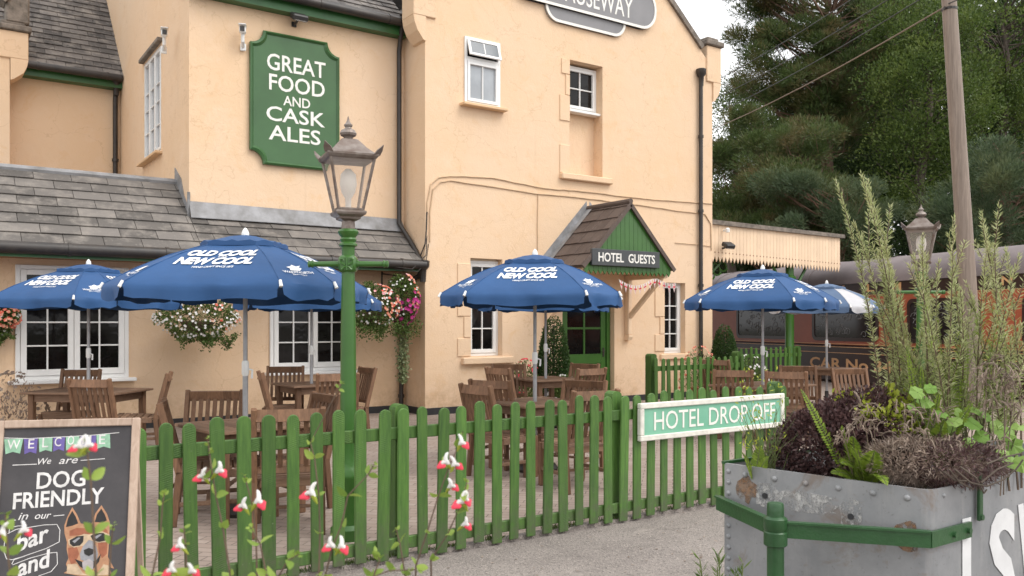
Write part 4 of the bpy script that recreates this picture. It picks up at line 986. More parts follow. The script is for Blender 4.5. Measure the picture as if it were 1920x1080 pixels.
CH = [(167, 710, 8, 'pale slatted chair with its back to us at the far left table, above the chalkboard'),
 (153, 692, 178, 'slatted chair behind the far left table, under the left window'),
 (318, 698, -108, 'chair seen edge-on beside the far left table, its back leaning right'),
 (303, 751, 72, 'chair seen edge-on at the left end of the front left table, just behind the fence'),
 (405, 731, 176, 'wide backed chair facing us across the front left table'),
 (540, 765, -14, 'nearest chair, back to us behind the fence left of the near lamp post'),
 (488, 697, 66, 'side-on chair tucked under the left edge of the table by the second casement'),
 (537, 686, 172, 'slatted chair facing us below the right casement window'),
 (633, 700, -18, 'chair with its back to us partly hidden by the near lamp post'),
 (690, 688, -125, 'chair standing clear by the wall to the right of the near lamp post'),
 (614, 737, -130, 'dark backed chair in shade right of the front left table'),
 (953, 682, 172, 'chair facing us beyond the table by the front door'),
 (1098, 681, -140, 'half hidden chair nearest the green front door'),
 (1110, 690, -35, 'chair with slatted back turned right at the table by the front door'),
 (933, 689, 48, 'chair turned towards the front door table at its left corner'),
 (919, 712, 26, 'broad backed chair between the two tables before the gable'),
 (891, 721, 50, 'chair at the left end of the middle front table, turned away to the right'),
 (1098, 712, -150, 'dark shaded chair at the far right corner of the middle front table'),
 (1117, 731, -28, 'chair with its back to us at the right of the middle front table'),
 (1341, 674, 40, 'chair at the back of the right hand table, beside the short fence'),
 (1373, 693, 14, 'slatted chair with its back to us behind the drop off sign'),
 (1474, 696, 25, 'slatted chair just left of the tank planter, beyond the sign'),
 (1496, 685, -168, 'reddish brown chair facing us beneath the faded striped parasol'),
 (1590, 690, 170, 'chair partly covered by the planter shrubs at the striped parasol table')]
for c in CH: chair(*c)

# ------------------------------------------------------------------ tables
def make_table(wx, wy):
    t_ = thing('garden_table', (0, 0, 0), 'table', 'table', 'timber garden tables'); Z = (0, 0, 0)
    s = MB(); n_ = 8; hx, hy = wx / 2, wy / 2; b_ = .085
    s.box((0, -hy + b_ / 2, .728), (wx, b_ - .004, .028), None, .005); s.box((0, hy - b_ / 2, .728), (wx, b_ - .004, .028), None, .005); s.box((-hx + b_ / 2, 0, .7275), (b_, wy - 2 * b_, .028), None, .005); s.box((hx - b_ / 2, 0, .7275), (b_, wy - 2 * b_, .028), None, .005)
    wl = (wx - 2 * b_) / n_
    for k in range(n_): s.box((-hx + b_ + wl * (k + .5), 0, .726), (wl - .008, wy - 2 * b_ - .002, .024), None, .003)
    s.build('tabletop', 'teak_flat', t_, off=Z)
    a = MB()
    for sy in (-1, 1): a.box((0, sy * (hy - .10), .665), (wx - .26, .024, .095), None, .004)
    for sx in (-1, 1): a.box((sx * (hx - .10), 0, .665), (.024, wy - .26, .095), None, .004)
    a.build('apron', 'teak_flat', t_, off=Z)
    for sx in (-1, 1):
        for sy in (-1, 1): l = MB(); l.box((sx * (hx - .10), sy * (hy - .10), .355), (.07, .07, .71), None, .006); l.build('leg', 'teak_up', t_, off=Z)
    return t_
sqt = make_table(.86, .86); lgt = make_table(1.25, .86); tu = {id(sqt): False, id(lgt): False}
def table(src, px, d, rz, label):
    o = src if not tu[id(src)] else copy_tree(src); tu[id(src)] = True
    p = at(px, 605, d=d); o.location = (p.x, p.y, .012); o.rotation_euler = (0, 0, R(rz)); o['label'] = label; return p
PT = [table(lgt, 166, 10.7, CAMH - 90 - 7, 'long timber table at the far left behind the chalkboard, pierced by a parasol pole'),
 table(sqt, 460, 7.15, 8, 'timber table nearest the front fence on the left, under the largest parasol'),
 table(sqt, 584, 11.9, 2, 'square timber table in front of the right casement window'),
 table(sqt, 1003, 9.2, 0, 'timber table just behind the middle of the front fence'),
 table(sqt, 1023, 13.0, -3, 'square timber table outside the green front door'),
 table(lgt, 1430, 11.7, 2, 'timber table behind the drop off sign under the right hand blue parasol'),
 table(sqt, 1550, 16.0, 8, 'timber table beneath the faded striped parasol by the carriage')]

# ------------------------------------------------------------------ parasols
WIDE, NARR = 66, 24
def make_parasol(kind):
    t_ = thing('parasol', (0, 0, 0), 'parasol', 'parasol', 'pub garden parasols'); Z = (0, 0, 0)
    RR = 1.08; zc = lambda r: 2.285 - .115 * r - .235 * r * r
    ang = []; a = -WIDE / 2                                # corner bearings, first wide panel centred on 0 (looks along -Y)
    for k in range(4): ang += [a, a + WIDE]; a += 90
    def pt(deg, r, dz=0): return Vector((math.sin(R(deg)) * r, -math.cos(R(deg)) * r, zc(r) + dz))
    nr = 9; cm = MB(); blue = 'parasol_blue' if kind == 'blue' else 'parasol_faded'
    stripes = kind != 'blue'
    def panel(i, r, s, dz=0):                              # ruled between two ribs
        a0, a1 = ang[i], ang[(i + 1) % 8] + (360 if i == 7 else 0); sag = -.014 * math.sin(math.pi * s) * (r / RR) + (.005 * math.sin(s * 27 + i * 1.3) + .004 * math.sin(s * 11 + r * 9 + i)) * (r / RR) ** 4 * math.sin(math.pi * s)
        return pt(a0, r).lerp(pt(a1, r), s) + Vector((0, 0, dz + sag))
    for i in range(8):
        ns = 12 if i % 2 == 0 else 6
        if stripes: cm.use('parasol_white' if i % 2 else blue)
        else: cm.use(blue)
        rs = [.10 + (RR - .10) * q / nr for q in range(nr + 1)]; vs = []; fs = []
        for r in rs:
            for q in range(ns + 1): vs.append(panel(i, r, q / ns))
        a0, a1 = ang[i], ang[(i + 1) % 8] + (360 if i == 7 else 0)
        e0, e1 = pt(a0, RR), pt(a1, RR); outn = ((e0 + e1) / 2); outn.z = 0; outn.normalize()
        dep = .125; rows = 4
        for k in range(1, rows + 1):                       # hanging valance with soft folds
            for q in range(ns + 1):
                s = q / ns; ee = min(s, 1 - s); wv_ = math.sin(s * (19 if i % 2 == 0 else 9) + i * 1.7) * .020 * k / rows + math.sin(s * 7.3 + i * 2.1) * .016 * k / rows + math.sin(s * 31 + i * 3) * .006 * k / rows
                z = -dep * k / rows * (1 if ee > .02 else .82) + .010 * math.sin(s * 11 + i) * k / rows
                inset = .0 if k < 2 else .012 * (1 if ee < .02 else 0)
                vs.append(e0.lerp(e1, s * (1 - 2 * inset) + inset) + outn * (.012 + wv_) + Vector((0, 0, z - .006 * math.sin(math.pi * s))))
        tot = nr + 1 + rows
        for k in range(tot - 1):
            for q in range(ns): fs.append((k * (ns + 1) + q, k * (ns + 1) + q + 1, (k + 1) * (ns + 1) + q + 1, (k + 1) * (ns + 1) + q))
        cm.add(vs, fs)
    for i in range(8): cm.tube([pt(ang[i], r, .003) for r in (.12, .35, .6, .85, RR)], .0045, 5, False)    # piped seams
    can = cm.build('canopy', blue, t_, True, off=Z)
    # vent flap
    vm = MB().use(blue)
    for i in range(8):
        a0, a1 = ang[i], ang[(i + 1) % 8] + (360 if i == 7 else 0); vs = []; fs = []; ns = 8
        for k, r in enumerate((.02, .14, .28, .36, .365)):
            for q in range(ns + 1):
                s = q / ns; lift = (.040 if r < .2 else .030) + (.016 * math.sin(s * math.pi * (3 if i % 2 == 0 else 1)) ** 2 * (1 if .3 < r < .362 else 0)); v_ = pt(a0, r).lerp(pt(a1, r), s); v_.z += lift - (.03 if r > .362 else 0); vs.append(v_)
        for k in range(4):
            for q in range(ns): fs.append((k * 9 + q, k * 9 + q + 1, (k + 1) * 9 + q + 1, (k + 1) * 9 + q))
        vm.add(vs, fs)
    vm.build('vent_flap', blue, t_, True, off=Z)
    fm = MB(); fm.lathe([(.030, 2.31), (.032, 2.335), (.024, 2.36), (.010, 2.38), (.003, 2.385)], Z, 12); fm.build('finial', 'white_plastic', t_, True, off=Z)
    for i in range(8):
        rb = MB(); rb.tube([pt(ang[i], .06, -.02), pt(ang[i], .5, -.022), pt(ang[i], RR - .01, -.016)], .008, 6); rb.tube([pt(ang[i], .62, -.025), Vector((math.sin(R(ang[i])) * .04, -math.cos(R(ang[i])) * .04, 1.88))], .006, 5); rb.build('rib', 'steel_pole', t_, off=Z)
        tb = MB(); e = pt(ang[i], RR); tb.tube([e + Vector((0, 0, .012)), e * 1.0 + Vector((e.x * .025, e.y * .025, -.035))], [.011, .014], 8); tb.build('rib_tip', 'white_plastic', t_, off=Z)
    pm = MB(); pm.tube([(0, 0, .02), (0, 0, 1.22)], .0225, 12); pm.tube([(0, 0, 1.20), (0, 0, 2.30)], .0185, 12); pm.build('pole', 'steel_pole', t_, True, off=Z)
    pm = MB(); pm.lathe([(.022, 1.14), (.03, 1.16), (.03, 1.25), (.024, 1.27)], Z, 12); pm.tube([(.02, 0, 1.20), (.06, 0, 1.19), (.055, 0, 1.12)], .010, 6); pm.lathe([(.028, 1.84), (.045, 1.86), (.045, 1.91), (.03, 1.93)], Z, 12); pm.build('runner', 'white_plastic', t_, True, off=Z)
    bm_ = MB(); bm_.lathe([(.24, 0), (.25, .03), (.22, .07), (.06, .09), (.035, .12), (.035, .30), (.02, .31)], Z, 24); bm_.build('base', 'black_iron', t_, True, off=Z)
    # printing on the panels
    if not stripes:
        pr = MB()
        def put(s, i, c, rc, wd, ht, bold, shear, dy=0.0):
            g_, f_ = glyphs(s, bold, shear, .92); a0, a1 = ang[i], ang[(i + 1) % 8] + (360 if i == 7 else 0)
            vs = []
            for x, y in g_:
                r = rc - (y - .5) * ht; chord = (pt(a1, r) - pt(a0, r)).length; s_ = .5 + (c + (x - .5) * wd) / chord
                vs.append(panel(i, r, s_, .007))
            pr.add(vs, f_)
        for i in (0, 2, 4, 6):
            put('OLD COOL', i, .01, .60, .55, .125, .05, .28); put('NEW COOL', i, -.01, .755, .61, .125, .05, .28); put('IS THE', i, .03, .678, .07, .022, .01, 0)
            put('HAND CRAFT SINCE 1875', i, .01, .855, .32, .028, .012, .2)
        for i in (1, 3, 5, 7):
            put('WADWORTH', i, 0, .93, .25, .034, .012, 0); put('BREWERY', i, 0, .965, .12, .012, .004, 0)
            for pl_ in ([(-.05, .0), (.03, .0), (.06, .03), (.045, .05), (.07, .075), (.03, .065), (.0, .085), (-.02, .06), (-.06, .05), (-.04, .03)],):
                a0, a1 = ang[i], ang[(i + 1) % 8] + (360 if i == 7 else 0); vs = []
                for x, y in pl_:
                    r = .90 - y; chord = (pt(a1, r) - pt(a0, r)).length; vs.append(panel(i, r, .5 + x / chord, .007))
                pr.add(vs, [tuple(range(len(pl_)))])
        pr.build('lettering', 'parasol_print', can, off=Z)
    return t_
bp = make_parasol('blue'); fp = make_parasol('faded'); bu = [False]
def parasol(p, turn, label, src=None, dz=0.0, tilt=(0, 0)):
    f_ = p.x * FW[0] + p.y * FW[1]; r_ = p.x * FW[1] - p.y * FW[0]; turn -= math.degrees(math.atan2(r_, f_))     # turn is measured from the line of sight
    o = src or (bp if not bu[0] else copy_tree(bp))
    if src is None: bu[0] = True
    o.location = (p.x, p.y, .012 + dz); o.rotation_euler = (R(tilt[0]), R(tilt[1]), R(CAMH - 90 + turn)); o['label'] = label
parasol(PT[0], -41, 'blue parasol at the far left, cut by the picture edge, over the long table')
parasol(PT[1], -20, 'largest and nearest blue parasol, just left of the near lamp post')
parasol(PT[2], -11, 'blue parasol mostly hidden behind the near lamp post and the largest parasol')
parasol(PT[3], -6, 'blue parasol in the middle in front of the hotel porch')
parasol(PT[4], -10, 'blue parasol hidden behind the middle one, its pole by the cone topiary')
parasol(PT[5], -13, 'blue parasol at the right in front of the platform canopy')
parasol(PT[6], -12, 'sun-faded parasol with blue and white panels before the carriage', fp)

# ------------------------------------------------------------------ chalkboard
tl = cam(-2.50, 4.13, 0); tr = cam(-1.862, 4.27, 0)
bu_ = (tr - tl); BW = bu_.length; bu_.normalize(); bn = Vector((bu_.y, -bu_.x, 0)); BH = 1.135
tilt = .20; bv = (Vector((0, 0, 1)) - bn * tilt).normalized(); bnn = bu_.cross(bv).normalized()          # bv up the board, bnn towards us
AB = thing('chalkboard_sign', ((tl.x + tr.x) / 2, (tl.y + tr.y) / 2, 0), 'wooden framed A-board chalkboard reading WELCOME We are DOG FRIENDLY with a dog in sunglasses', 'chalkboard')
BO = tl + bn * (BH * .98 * tilt * .99); BO.z = .01                   # bottom left corner
def bp_(x, y, n_=0.0): return BO + bu_ * x + bv * y + bnn * n_
rotb = Matrix((bu_, bv, bnn)).transposed()
fw_ = .038
f = MB(); f.box(bp_(fw_ / 2, BH / 2), (fw_, BH, .03), rotb, .004); f.box(bp_(BW - fw_ / 2, BH / 2), (fw_, BH, .03), rotb, .004); f.box(bp_(BW / 2, BH - fw_ / 2), (BW - 2 * fw_, fw_, .0285), rotb, .004); f.box(bp_(BW / 2, .14), (BW - 2 * fw_, fw_, .0285), rotb, .004); f.build('board_frame', 'board_frame', AB)
b = MB(); b.box(bp_(BW / 2, (BH + .12) / 2, -.004), (BW - .06, BH - .17, .008), rotb); b.build('board', 'chalk_black', AB)
f = MB(); bk_ = bn * -.42
for x in (.03, BW - .03): q = bp_(x, BH - .05, -.02); e = bp_(x, 0, -.02) + bk_ * 1.0; e.z = .01; f.bar(q, e, .03, .025, bu_)
f.build('rear_leg', 'board_frame', AB)
IX0, IX1 = fw_ + .004, BW - fw_ - .004; IW = IX1 - IX0
# board drawing coordinates measured on the photograph: pixel -> board plane
def bpx(px, py):
    r = ray(px, py); c = Vector((0, 0, EYE)); t_ = (BO - c).dot(bnn) / r.dot(bnn); q = c + r * t_ - BO; return (q.dot(bu_), q.dot(bv))
def zz(x, y): return bpx(x / 3.6, 780 + y / 3.6)            # from the enlarged crop of the board
def bwrite(mb, s, x0, y0, x1, y1, ht, bold=0.0, shear=0.0, n_=.0012, space=1.0):
    a = zz(x0, y0); c = zz(x1, y1); d_ = Vector((c[0] - a[0], c[1] - a[1])); L_ = d_.length; d_.normalize()
    write(mb, s, bp_(*a), bu_ * d_.x + bv * d_.y, bv, bnn, L_, ht, bold, shear, space, n_)
t = MB().use('chalk_white')
bwrite(t, 'We', 255, 330, 345, 322, .030, .002, .3); bwrite(t, 'are', 398, 325, 525, 318, .024, .002, .3)
bwrite(t, 'DOG', 245, 495, 575, 473, .080, .016); bwrite(t, 'FRIENDLY', 85, 630, 700, 588, .076, .02)
bwrite(t, 'in', 122, 702, 190, 697, .032, .002, .3); bwrite(t, 'our', 235, 697, 345, 690, .022, .002, .3)
bwrite(t, 'bar', 112, 922, 325, 845, .085, .022); bwrite(t, 'and', 118, 1090, 330, 1020, .085, .022)
def stroke(mb, pts, w_=.0035, n_=.0015):
    q = [Vector((*zz(x, y), 0)) for x, y in pts]
    for a, b_ in zip(q, q[1:]):
        d_ = (b_ - a).normalized(); s_ = Vector((-d_.y, d_.x, 0)) * w_ / 2; pp = [a - s_, b_ - s_, b_ + s_, a + s_]
        mb.add([bp_(v.x, v.y, n_) for v in pp] + [bp_(v.x, v.y, -.0005) for v in pp], [(0, 1, 2, 3), (0, 4, 5, 1), (2, 6, 7, 3), (1, 5, 6, 2), (3, 7, 4, 0)])
stroke(t, [(85, 332), (250, 325)]); stroke(t, [(545, 300), (708, 288)]); stroke(t, [(60, 705), (108, 702)]); stroke(t, [(362, 675), (435, 668)])
stroke(t, [(12, 148), (200, 152), (480, 138), (640, 128), (805, 112)], .003)
stroke(t, [(30, 860), (40, 800), (110, 765), (300, 735), (385, 732), (405, 770), (400, 850), (310, 895), (150, 950), (80, 970), (45, 965), (25, 910), (30, 860)], .003)
stroke(t, [(60, 795), (66, 755), (120, 742), (180, 740)], .003); stroke(t, [(85, 1005), (200, 960), (330, 925), (385, 920), (388, 1000), (345, 1050), (260, 1080)], .003); stroke(t, [(80, 1000), (95, 970), (170, 945)], .003)
t.build('lettering', None, AB)
t = MB(); cols_ = ['chalk_mint', 'chalk_violet']
for k, (xa, xb, xc, xd, yt, yb) in enumerate(((28, 158, 135, 38, 155, 258), (162, 256, 245, 165, 150, 258), (262, 355, 350, 266, 148, 245), (362, 440, 432, 360, 145, 240), (446, 535, 530, 446, 138, 232), (545, 650, 645, 552, 132, 226), (652, 742, 745, 655, 126, 222))):
    t.use(cols_[k % 2]); q = [zz(x, y) for x, y in ((xa, yt + 2), (xb, yt - 4), (xc, yb - 4), ((xc + xd) / 2, yb - 16), (xd, yb))]
    t.add([bp_(*v, .001) for v in q] + [bp_(*v, -.0005) for v in q], [tuple(range(5)), (9, 8, 7, 6, 5)] + [(i, (i + 1) % 5, 5 + (i + 1) % 5, 5 + i) for i in range(5)])
t.use('chalk_white')
for s, x0, x1, yb, in (('W', 48, 135, 225), ('E', 190, 230, 220), ('L', 285, 325, 212), ('C', 368, 412, 206), ('O', 455, 500, 196), ('M', 555, 615, 192), ('E', 668, 710, 190)): bwrite(t, s, x0, yb, x1, yb - 2, .045, .004, 0, .0022)
t.build('bunting_drawing', None, AB)
# the chalk portrait of a shepherd dog in sunglasses, flat layers of chalk
dgm = MB()
def blob(mat, pts, n_):
    dgm.use(mat); q = [zz(x, y) for x, y in pts]; k_ = len(q)
    dgm.add([bp_(*v, n_) for v in q] + [bp_(*v, -.0005) for v in q], [tuple(range(k_))] + [(i, (i + 1) % k_, k_ + (i + 1) % k_, k_ + i) for i in range(k_)])
blob('chalk_tan', [(435, 790), (434, 740), (455, 680), (488, 615), (520, 665), (545, 725), (600, 735), (620, 722), (645, 655), (685, 602), (722, 660), (742, 720), (738, 800), (735, 870), (728, 950), (748, 985), (770, 1030), (735, 1020), (760, 1080), (640, 1078), (540, 1080), (430, 1060), (462, 1040), (445, 1000), (462, 960), (450, 900), (452, 850)], .0010)
blob('chalk_orange', [(470, 775), (520, 755), (600, 760), (690, 745), (725, 770), (730, 800), (640, 790), (590, 800), (520, 805), (470, 810)], .0016)
blob('chalk_dark', [(446, 750), (460, 690), (488, 640), (512, 680), (528, 725), (490, 740)], .0016); blob('chalk_dark', [(640, 715), (655, 665), (684, 625), (708, 665), (722, 705), (690, 720)], .0016)
blob('chalk_orange', [(460, 890), (520, 885), (535, 930), (510, 990), (480, 1000), (462, 950)], .0016); blob('chalk_orange', [(660, 850), (725, 840), (722, 930), (690, 960), (668, 920)], .0016)
blob('chalk_grey', [(560, 880), (585, 840), (620, 835), (650, 880), (662, 930), (655, 975), (600, 990), (545, 970), (540, 930)], .0020)
blob('chalk_cream', [(455, 1000), (520, 1000), (560, 1060), (600, 1076), (660, 1060), (700, 1000), (735, 1010), (745, 1070), (600, 1079), (450, 1062)], .0014)
blob('chalk_dark', [(505, 965), (560, 985), (600, 990), (650, 975), (682, 930), (668, 985), (630, 1030), (580, 1040), (540, 1015)], .0024)
blob('chalk_dark', [(566, 905), (600, 890), (632, 900), (630, 930), (600, 945), (572, 932)], .0030)
blob('chalk_tongue', [(556, 985), (600, 965), (632, 985), (630, 1030), (595, 1052), (560, 1035)], .0034)
blob('chalk_cream', [(460, 835), (570, 795), (605, 800), (690, 778), (740, 800), (735, 850), (660, 855), (600, 835), (565, 875), (500, 888), (465, 870)], .0026)
blob('chalk_dark', [(472, 838), (520, 812), (566, 808), (562, 850), (540, 874), (495, 880), (474, 862)], .0036); blob('chalk_dark', [(612, 808), (650, 790), (700, 790), (722, 812), (712, 840), (670, 850), (628, 838)], .0036)
blob('chalk_grey', [(490, 845), (530, 820), (545, 822), (505, 858)], .0040); blob('chalk_grey', [(635, 815), (675, 798), (690, 800), (650, 830)], .0040)
dgm.build('dog_drawing', None, AB)

# ------------------------------------------------------------------ riveted tank used as a planter
TK = thing('tank_planter', (3.6, 2.4, 0), 'riveted grey steel water tank used as a planter, green strapped, with big white letters', 'planter')
ZT = .95
cL = at(1356, 868, Z=ZT); cC = at(1744, 920, Z=ZT); eR = at(1918.5, 883, Z=ZT); cR = cC + (eR - cC).normalized() * 1.75; cB = cR + (cL - cC)
corner = [cL, cC, cR, cB]
def inset(pts, d_):
    c_ = sum(pts, Vector()) / 4; return [p + (c_ - p).normalized() * d_ for p in pts]
def roundpoly(pts, rr, n_=5):
    o = []
    for i, p in enumerate(pts):
        a = (pts[i - 1] - p).normalized(); b_ = (pts[(i + 1) % 4] - p).normalized(); r = rr[i]
        for k in range(n_ + 1):
            s = k / n_; p0, p1, p2 = p + a * r, p, p + b_ * r; o.append(p0 * (1 - s) ** 2 + p1 * 2 * s * (1 - s) + p2 * s * s)
    return o
oc = roundpoly(corner, [.015, .06, .06, .03]); ic = roundpoly(inset(corner, .018), [.01, .05, .05, .025]); k = len(oc)
w_ = MB(); vs = [Vector((p.x, p.y, 0)) for p in oc] + [Vector((p.x, p.y, ZT)) for p in oc] + [Vector((p.x, p.y, ZT)) for p in ic] + [Vector((p.x, p.y, .5)) for p in ic]
w_.add(vs, [(r0 * k + i, r0 * k + (i + 1) % k, (r0 + 1) * k + (i + 1) % k, (r0 + 1) * k + i) for r0 in range(3) for i in range(k)]); w_.build('tank', 'tank_steel', TK, True)
s_ = MB(); s_.add([Vector((p.x, p.y, .86)) for p in ic], [tuple(range(k))]); s_.build('soil', 'soil', TK)
fd = (cC - cL).normalized(); fn = Vector((fd.y, -fd.x, 0)); fn = fn if fn.dot(Vector((0, 0, 0)) - cL) > 0 else -fn
sd_ = (cR - cC).normalized(); sn = Vector((sd_.y, -sd_.x, 0)); sn = sn if sn.dot(-cC) > 0 else -sn
FL_ = (cC - cL).length
rv = MB()
def rivet(p, nrm, r=.014):
    rv = MB()
    q = nrm.to_track_quat('Z', 'Y').to_matrix(); vs = []; n_ = 10
    for rr, hh in ((r, 0), (r * .92, r * .4), (r * .55, r * .75)):
        for k_ in range(n_): vs.append(p + q @ Vector((rr * math.cos(2 * math.pi * k_ / n_), rr * math.sin(2 * math.pi * k_ / n_), hh)))
    vs.append(p + q @ Vector((0, 0, r * .85)))
    rv.add(vs, [(a * n_ + i, a * n_ + (i + 1) % n_, (a + 1) * n_ + (i + 1) % n_, (a + 1) * n_ + i) for a in range(2) for i in range(n_)] + [(2 * n_ + i, 2 * n_ + (i + 1) % n_, 3 * n_) for i in range(n_)])
    rv.build('rivet', 'tank_steel', TK, True)
for k in range(17): q = cL + fd * .028; rivet(Vector((q.x, q.y, .915 - .050 * k)), fn, .012)
for s in (.11, .25, .39, .53, .67, .80): q = cL + fd * (s * FL_ / .883); rivet(Vector((q.x, q.y, .91)), fn)
for s in (.10, .24, .5, .75, 1.0): q = cC + sd_ * s; rivet(Vector((q.x, q.y, .92)), sn, .009)
def ragged(w2, h2, k_=22, j_=.22): return [(w2 * math.copysign(abs(math.cos(t)) ** .5, math.cos(t)) * random.uniform(1 - j_, 1 + j_ * .4), h2 * math.copysign(abs(math.sin(t)) ** .5, math.sin(t)) * random.uniform(1 - j_, 1 + j_ * .4)) for t in [2 * math.pi * a / k_ for a in range(k_)]]
for s, z, w2, h2 in ((.245, .83, .055, .06), (.66, .80, .052, .07), (.45, .83, .13, .045)): q = cL + fd * (s * FL_) + fn * .0012; MB().prism(ragged(w2, h2), Vector((q.x, q.y, z)), fd, (0, 0, 1), fn, .0012 + s * .001).build('paint_scar', 'scar_white', TK)
for s, z in ((.235, .83), (.66, .80)): q = cL + fd * (s * FL_) + fn * .004; MB().tube([Vector((q.x, q.y, z)), Vector((q.x, q.y, z)) + fn * .004], .013, 10).build('bolt_hole', 'plinth_black', TK)
for s, z in ((.13, .845), (.90, .76), (.75, .45)):
    q = cL + fd * (s * FL_) + fn * .0012; kk_ = 14; MB().prism([(random.uniform(.7, 1.2) * (.055 if s < .5 else .065) * math.cos(a * 2 * math.pi / kk_), random.uniform(.7, 1.2) * .06 * math.sin(a * 2 * math.pi / kk_)) for a in range(kk_)], Vector((q.x, q.y, z)), fd, (0, 0, 1), fn, .0012).build('rust_patch', 'rusty', TK)
# green band: from the left corner out to the post and back round the right corner
pp = at(1454, 990, d=3.44); PB = Vector((pp.x, pp.y, 0))
bd = MB(); zb = .765; hb = .062
a0 = cL + fn * .02 - fd * .02; a3 = cC + fn * .022 + fd * .01; a4 = cC + sd_ * .28 + sn * .014
def Zs(v, z): return Vector((v.x, v.y, z))
pn = (PB - (cL + cC) / 2).normalized()
bd.bar(Zs(a0, zb), Zs(PB, zb), .012, hb); bd.bar(Zs(PB, zb), Zs(a3, zb), .012, hb); bd.bar(Zs(a3, zb), Zs(a4, zb), .012, hb)
bd.bar(Zs(a0, zb + hb / 2), Zs(PB, zb + hb / 2), .03, .008); bd.bar(Zs(PB, zb + hb / 2), Zs(a3, zb + hb / 2), .03, .008)
q = cC + sd_ * .20 + sn * .022
for s in (.14, .25): qq = cC + sd_ * s + sn * .02; bd.tube([Zs(qq, zb), Zs(qq + sn * .012, zb)], .012, 8)
bd.build('band', 'post_green', TK)
po = MB(); po.lathe([(.034, 0), (.034, .70)], (PB.x, PB.y, 0), 18); po.lathe([(.042, .70), (.047, .705), (.047, .755), (.042, .76), (.043, .765), (.047, .77), (.047, .81), (.042, .815), (.034, .82), (.033, .865), (.030, .872)], (PB.x, PB.y, 0), 18); po.build('post', 'post_green', TK, True)
q = at(1830, 940, Y=None, X=None, d=3.40)
hk = MB(); rq = ray(1830, 900); tt = (cC - Vector((0, 0, EYE))).dot(sn) / rq.dot(sn); hp = Vector((0, 0, EYE)) + rq * tt + sn * .016
hk.box(Zs(hp, .885), (.028, .014, .19), Matrix((sd_, sn, Vector((0, 0, 1)))).transposed(), .003); hk.tube([Zs(hp, .975), Zs(hp - sn * .05, .985)], .012, 8); hk.tube([Zs(hp, .805), Zs(hp + sn * .014, .805)], .012, 8); hk.build('clamp', 'post_green', TK)
def tank_px(px, py): r = ray(px, py); t_ = (cC - Vector((0, 0, EYE))).dot(sn) / r.dot(sn); return Vector((0, 0, EYE)) + r * t_
lt = MB(); sgn = 1 if sd_.dot(Vector((FW[1], -FW[0], 0))) > 0 else -1
x0 = (tank_px(1803, 980) - cC).dot(sd_); ztop = tank_px(1808, 972).z
for s, a, wd in (('L', x0, .20), ('S', x0 + .22, .23), ('W', x0 + .47, .34), ('R', x0 + .84, .22)): write(lt, s, Zs(cC + sd_ * a + sn * .002, ztop - .46), sd_ * sgn, (0, 0, 1), sn, wd, .46, .03, 0, 1, .002)
lt.build('lettering', 'tank_letter', TK)
rm = MB(); rm.bar(Zs(cL - fd * .0 , ZT + .002), Zs(cB, ZT + .002), .02, .012); rm.build('rim', 'post_green', TK)

# ------------------------------------------------------------------ plants in the tank
def curve_pts(p0, d0, L_, droop, n_=10):
    pts = [np.array(p0, float)]; d_ = np.array(d0, float); d_ /= np.linalg.norm(d_)
    for k_ in range(n_): d_ = d_ + np.array((0, 0, -droop / n_)); d_ /= np.linalg.norm(d_); pts.append(pts[-1] + d_ * L_ / n_)
    return np.array(pts)
def along(pts, n_, t0=0.0, t1=1.0):
    s = rng.uniform(t0, t1, n_) * (len(pts) - 1); i = np.minimum(s.astype(int), len(pts) - 2); f_ = (s - i)[:, None]
    return pts[i] * (1 - f_) + pts[i + 1] * f_, unit(pts[i + 1] - pts[i]), s / (len(pts) - 1)
def rosemary(name, label, root, stems, dens=300, bow=0):
    t_ = thing(name, root, label, 'shrub', 'rosemary bushes in the tank'); st = MB(); P, D, L_ = [], [], []
    for (tip, sub) in stems:
        tip = Vector(tip); base = Vector(root) + Vector((random.uniform(-.12, .12), random.uniform(-.12, .12), 0)); mid = base.lerp(tip, .5) + Vector((random.uniform(-.05, .05), random.uniform(-.05, .05), .04)) + Vector((FW[1], -FW[0], 0)) * (bow * 3.9 / F)
        pts = np.array([list((base * (1 - s) ** 2 + mid * 2 * s * (1 - s) + tip * s * s)) for s in np.linspace(0, 1, 14)])
        branches = [(pts, .0)]
        for _ in range(sub):
            q, dd, _s = along(pts, 1, .35, .85); bd_ = unit(dd[0] * 1.4 + rdir(1)[0] * .8 + np.array((0, 0, .5))); branches.append((curve_pts(q[0], bd_, random.uniform(.10, .30), -.25, 7), .0))
        for bi, (bp2, _0) in enumerate(branches):
            st.tube([tuple(x) for x in bp2], list(np.linspace(.005 if bi == 0 else .0032, .0014, len(bp2))), 5)
            ln = np.sum(np.linalg.norm(np.diff(bp2, axis=0), axis=1)); n_ = int(dens * ln)
            q, dd, s = along(bp2, n_, .22 if bi == 0 else 0, 1); rad = unit(np.cross(dd, rdir(n_)))
            dirn = unit(dd * (.55 + .5 * s[:, None] ** 3) + rad * (1.0 - .45 * s[:, None] ** 4)); P.append(q); D.append(dirn); L_.append(rng.uniform(.020, .046, n_) * (1.05 - .35 * s))
    st.build('stem', 'stem_brown', t_); P, D, L_ = np.concatenate(P), np.concatenate(D), np.concatenate(L_)
    leaf_mesh('leaves', P, D, side_of(D), L_, .0042, 'leaf_rosemary', t_); return t_
def tips(lst, d0): return [(at(px, py, d=d0 + random.uniform(-.18, .22)), sub) for px, py, sub in lst]
rA = at(1690, 800, d=3.95); rA.z = .88
